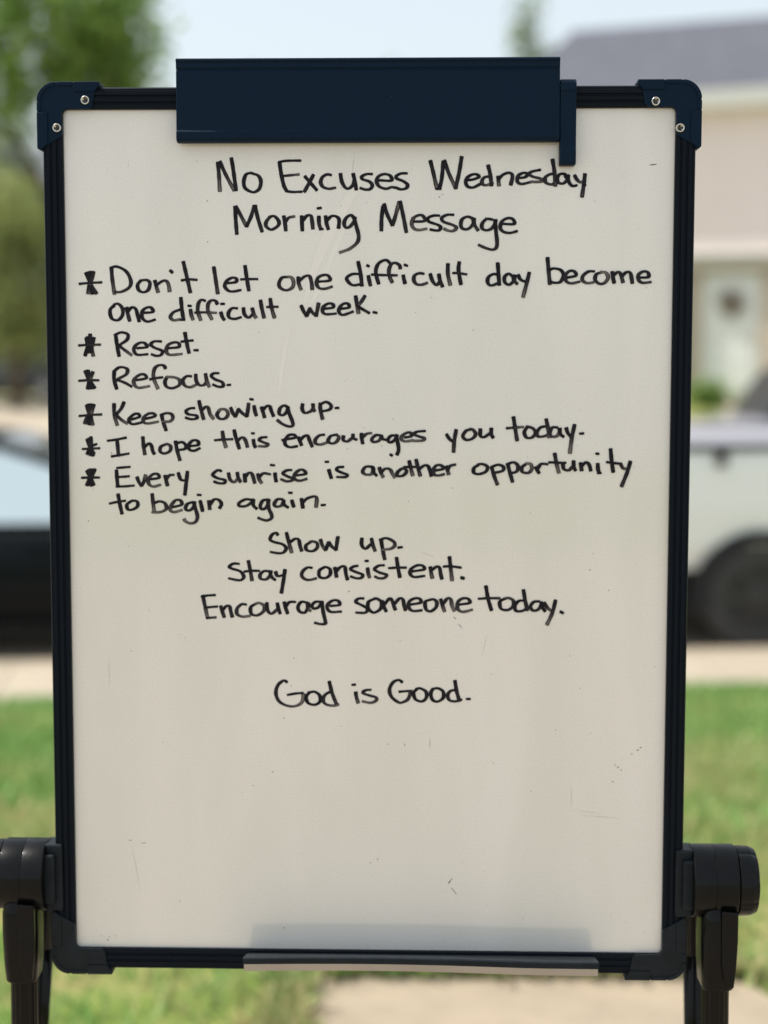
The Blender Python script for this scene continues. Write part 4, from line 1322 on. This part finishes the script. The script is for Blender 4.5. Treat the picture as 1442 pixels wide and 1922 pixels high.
# pivots that carry the board, left and right, and the legs under them
vc = at(1338, 1652, -.004).y
RZ = .0395
wc = -.004
for s in (-1, 1):
    U = (lambda q: WB + q) if s > 0 else (lambda q: -q)
    lo = lambda a, b: (min(U(a), U(b)), max(U(a), U(b)))
    bm = B()
    box(bm, *lo(.0125, .0345), vc - .0375, vc + .0375, -.02, .0105)
    box(bm, *lo(.0200, .0330), vc - .0275, vc + .0275, .0105, .0185)
    br = obj('pivot_bracket', bm, M_bplast, EAS, mtx=EM, bevel=.0022)
    bm = B()
    lathe(bm, [(RZ * .8, .0300), (RZ - .001, .0302), (RZ, .0315), (RZ, .0538), (RZ - .0006, .0541), (RZ, .0544), (RZ, .0775), (RZ - .001, .0785), (RZ * .85, .0787)], (U(0), vc, wc), (s, 0, 0), 56)
    pv = obj('pivot_clamp', bm, M_gloss, EAS, mtx=EM, smooth=False, bevel=.0006)
    for f in pv.data.polygons: f.use_smooth = len(f.vertices) == 4
    # lobed knob
    rs = []
    for r, h in ((.030, .0789), (.0372, .0790), (.0378, .081), (.0372, .094), (.0345, .1005), (.027, .1018)):
        ring = []
        for k in range(64):
            a = 2 * math.pi * k / 64
            q = r * (1 + .035 * (abs(math.cos(4 * a)) ** .5 - .6))
            ring.append((U(h), vc + q * math.sin(a), wc + q * math.cos(a)))
        rs.append(ring)
    obj('knob', rings(B(), rs), M_gloss, pv, smooth=False, bevel=.0012)
    # socket and leg in upright world axes
    c = BM @ Vector((U(.0585), vc, wc))
    L = .113
    def rr_ring(cx, cy, hx, hy, z, n=8, r=.6):
        pts = []
        for qx, qy, a0 in ((1, -1, -90), (1, 1, 0), (-1, 1, 90), (-1, -1, 180)):
            rx = min(hx, hy) * r
            for k in range(n + 1):
                a = math.radians(a0 + 90 * k / n)
                pts.append((cx + qx * (hx - rx) + rx * math.cos(a), cy + qy * (hy - rx) + rx * math.sin(a), z))
        return pts
    fy = c.y - .012
    rs = [rr_ring(c.x, fy, .0155, .020, c.z - .020), rr_ring(c.x, fy, .0190, .0245, c.z - .034), rr_ring(c.x, fy, .0195, .025, c.z - .06), rr_ring(c.x, fy, .0185, .024, c.z - L + .02), rr_ring(c.x, fy, .0172, .0225, c.z - L + .002), rr_ring(c.x, fy, .0166, .022, c.z - L)]
    sk = obj('leg_socket', rings(B(), rs), M_gloss, EAS, mtx=EW, bevel=.0008)
    for f in sk.data.polygons: f.use_smooth = len(f.vertices) == 4
    # raised flat plate on the front of the socket
    pts = [(-.0005, -.021), (.0178, -.0225), (.0180, -.055), (.0168, -.085), (.0145, -.108), (.008, -.106), (.0035, -.098), (.0005, -.080)]
    bm = B(); prism(bm, pts, lambda x, z, y: (c.x + x, y, c.z + z), fy - .0275, fy - .006)
    obj('socket_plate', bm, M_gloss, sk, bevel=.0014)
    # fluted front tube
    def flute(cx, cy, z, R):
        return [(cx + R * (1 - .055 * (k % 3 == 0)) * math.cos(2 * math.pi * k / 42), cy + R * (1 - .055 * (k % 3 == 0)) * math.sin(2 * math.pi * k / 42), z) for k in range(42)]
    legx = c.x + s * .0
    bm = rings(B(), [flute(c.x, fy, c.z - L + .004, .0150), flute(legx, fy - .05, .035, .0150)])
    lg = obj('front_leg', bm, M_tube, EAS, mtx=EW)
    bm = B(); lathe(bm, [(.0165, .0), (.021, .004), (.021, .02), (.0175, .045)], (legx, fy - .052, 0.0125 if s > 0 else 0.002), (0, 0, 1), 24)
    obj('rubber_foot', bm, M_tyre, lg, smooth=True)
    # rear leg: slopes back to the ground
    cr = BM @ Vector((U(.0385), vc, wc - .030))
    foot = Vector((cr.x + (.095 if s > 0 else -.14), cr.y + .36, .03))
    dv = (foot - cr)
    bm = B(); P0 = cr + dv * .015; P1 = cr + dv * .125
    tube(bm, [P0, P0.lerp(P1, .5), P1], [.014, .0142, .0128], 20); obj('rear_socket', bm, M_gloss, EAS, mtx=EW, bevel=.0006)
    bm = B(); tube(bm, [P1, foot], .0112, 20); lr = obj('rear_leg', bm, M_tube, EAS, mtx=EW, smooth=True)
    bm = B(); lathe(bm, [(.012, .05), (.016, .03), (.017, .004), (.015, 0)], (foot.x, foot.y + .004, -.012 + (.02 if s > 0 else .004)), (0, 0, 1), 20)
    obj('rubber_foot', bm, M_tyre, lr, smooth=True)

# ------------------------------------------------------------------ the handwriting
def ink_mat():
    m = bpy.data.materials.new('marker_ink'); m.use_nodes = True
    n = m.node_tree; p = n.nodes['Principled BSDF']; p.inputs['Roughness'].default_value = .45
    p.inputs['Specular IOR Level'].default_value = .15
    a = n.nodes.new('ShaderNodeAttribute'); a.attribute_name = 'ink'
    tc = n.nodes.new('ShaderNodeTexCoord')
    t = n.nodes.new('ShaderNodeTexNoise'); t.inputs['Scale'].default_value = 260; t.inputs['Detail'].default_value = 4
    n.links.new(tc.outputs['Object'], t.inputs['Vector'])
    ad = n.nodes.new('ShaderNodeMath'); ad.operation = 'MULTIPLY_ADD'
    n.links.new(t.outputs['Fac'], ad.inputs[0]); ad.inputs[1].default_value = .35; n.links.new(a.outputs['Fac'], ad.inputs[2])
    r = n.nodes.new('ShaderNodeValToRGB'); e = r.color_ramp.elements
    e[0].position, e[0].color = .20, (.006, .005, .009, 1); e[1].position, e[1].color = 1.1, (.16, .14, .13, 1)
    k = e.new(.6); k.color = (.030, .025, .030, 1)
    n.links.new(ad.outputs[0], r.inputs[0]); n.links.new(r.outputs[0], p.inputs['Base Color'])
    return m
M_ink = ink_mat()
NA, NB = .00218, .00138            # half extents of the chisel tip across and up
def catmull(P, step=.0009):
    if len(P) == 2: P = [P[0], P[0].lerp(P[1], .5), P[1]]
    Q = [P[0] * 2 - P[1]] + P + [P[-1] * 2 - P[-2]]
    out = []
    for i in range(1, len(Q) - 2):
        n = max(2, int((Q[i+1] - Q[i]).length / step))
        for k in range(n):
            t = k / n; a, b, c, d = Q[i-1], Q[i], Q[i+1], Q[i+2]
            out.append(.5 * (2 * b + (c - a) * t + (2 * a - 5 * b + 4 * c - d) * t * t + (3 * b - a - 3 * c + d) * t ** 3))
    out.append(Q[-2])
    return out
def write_line(text, data, rng):
    verts, quads, ink = [], [], []
    for si, st in enumerate(data.replace('\n', '').split('|')):
        P = []
        for q in st.split():
            x, y = q.split(','); v = at(float(x) / 10, float(y) / 10, 0); P.append(Vector((v.x, v.y)))
        C = catmull(P)
        L = sum((C[i+1] - C[i]).length for i in range(len(C) - 1))
        # round the ends a little past the last sample
        C = [C[0] - (C[1] - C[0]).normalized() * .0007] + C + [C[-1] + (C[-1] - C[-2]).normalized() * .0007]
        fade = rng.choice((.10, .28, .5, .85)) if L > .008 else .1
        base = rng.uniform(0, .12); ph = rng.uniform(0, 6)
        n = len(C)
        for i, c in enumerate(C):
            d = (C[min(i+1, n-1)] - C[max(i-1, 0)]).normalized(); nx, ny = -d.y, d.x
            hw = math.sqrt((NA * nx) ** 2 + (NB * ny) ** 2) * (1 + .05 * math.sin(i * .5 + ph))
            if i in (0, n - 1): hw *= .72
            z = .00025 + si * .000012 + i * 2e-8
            t = i / (n - 1)
            for s in (-1, -.78, -.3, .3, .78, 1):
                verts.append((c.x + nx * hw * s, c.y + ny * hw * s, z))
                edge = max(0, (abs(s) - .6) / .4)
                ink.append(max(0, (base + fade * t ** 1.3) * (1 - edge) - (.10 if i in (0, n - 1) or i > n - 4 else 0)))
            if i:
                b = len(verts) - 12
                for k in range(5): quads.append((b + k, b + k + 1, b + k + 7, b + k + 6))
    me = from_arrays(np.array(verts), np.array(quads))
    point_attr(me, 'ink', ink)
    o = link('asterisk' if text[0] == '*' else 'handwriting', me, M_ink, SURF)
    o['label'] = ('hand drawn asterisk before the line ' + text[1:]) if text[0] == '*' else 'handwritten black marker line reading ' + text
rng = random.Random(11)
for text, data in WRITING: write_line(text, data, rng)

# specks, scratches and smudges on the enamel
M_speck = mat('old_ink_speck', (.10, .09, .085), .6)
bm = B()
g = random.Random(9)
def fleck(px, py, r, el=1.0, a=0.0):
    c = at(px, py, 0)
    n = 7; z = .00020 + g.random() * .00003
    bm.faces.new([bm.verts.new((c.x + r * el * math.cos(2 * math.pi * k / n) * math.cos(a) - r * math.sin(2 * math.pi * k / n) * math.sin(a) * (1 if el == 1 else .5), c.y + r * el * math.cos(2 * math.pi * k / n) * math.sin(a) + r * math.sin(2 * math.pi * k / n) * math.cos(a) * (1 if el == 1 else .5), z)) for k in range(n)])
for k in range(150):
    fleck(g.uniform(150, 1235), g.uniform(290, 1770), abs(g.gauss(.00022, .00016)) + .00012)
for px, py, r, el, a in ((533, 1348, .0007, 2, .2), (577, 357, .0006, 2, .3), (825, 370, .0008, 1.6, .6), (831, 365, .0006, 1, 0), (1197, 1408, .0011, 1.5, .5), (1203, 1403, .0008, 1, 0), (1186, 1415, .0007, 1, 0), (1160, 1440, .0010, 1.6, .7), (1155, 1436, .0006, 1, 0), (1150, 1467, .0009, 1.4, .3), (1166, 1445, .0006, 1, 0), (848, 1650, .0007, 1, 0), (844, 1655, .0012, 2.2, 1.0), (852, 1672, .0007, 8, -.9), (203, 1764, .0008, 1, 0), (206, 1758, .0005, 1, 0), (217, 1756, .0005, 1, 0), (533, 1741, .0007, 1, 0), (245, 1577, .0008, 1.8, 0), (270, 1582, .0006, 5, 0), (807, 1395, .0004, 14, 1.57), (1117, 378, .0005, 1, 0), (1226, 309, .0011, 4, .1), (655, 1110, .0008, 2, .5), (854, 1160, .0008, 2.5, -.7), (864, 1175, .0006, 6, -.9), (760, 1398, .0006, 3, 1.5)):
    fleck(px, py, r, el, a)
def scratch(p0, p1, r=.00010):
    a, b = at(*p0, 0), at(*p1, 0); d = (b - a).normalized(); e = Vector((-d.y, d.x, 0)) * r
    bm.faces.new([bm.verts.new(Vector((q.x, q.y, .0002))) for q in (a + e * .2, (a + b) / 2 + e, b + e * .2, b - e * .2, (a + b) / 2 - e, a - e * .2)])
for p in (((247, 1580), (264, 1675)), ((184, 1740), (182, 1748)), ((186, 1752), (203, 1762)), ((240, 320), (242, 300)), ((666, 285), (660, 335)), ((1072, 1470), (1073, 1520)), ((1080, 1520), (1130, 1528)), ((905, 1230), (915, 1190)), ((205, 1230), (206, 1295)), ((790, 1035), (815, 1046)), ((1090, 1530), (1165, 1536))): scratch(*p)
obj('ink_specks', bm, M_speck, SURF)
# pale wiped streaks left by the eraser
bm = B()
def streak(pts, r):
    C = [at(x, y, 0) for x, y in pts]
    n = len(C); row = []
    for i, c in enumerate(C):
        d = (C[min(i+1, n-1)] - C[max(i-1, 0)]).normalized(); e = Vector((-d.y, d.x, 0)) * r * (math.sin(math.pi * (i + .35) / (n - .3)))
        row.append((bm.verts.new(c + e + Vector((0, 0, .00012))), bm.verts.new(c - e + Vector((0, 0, .00012)))))
    for (a, b), (c, d) in zip(row, row[1:]): bm.faces.new((a, c, d, b))
streak([(700, 300), (668, 350), (640, 400), (612, 450), (585, 520), (572, 570)], .006)
streak([(545, 610), (536, 650), (528, 700), (524, 740)], .0025)
streak([(650, 420), (628, 470), (600, 540), (575, 590)], .003)
ms = mat('wiped_haze', (.83, .80, .76), .4)
obj('wiped_streak', bm, ms, SURF)
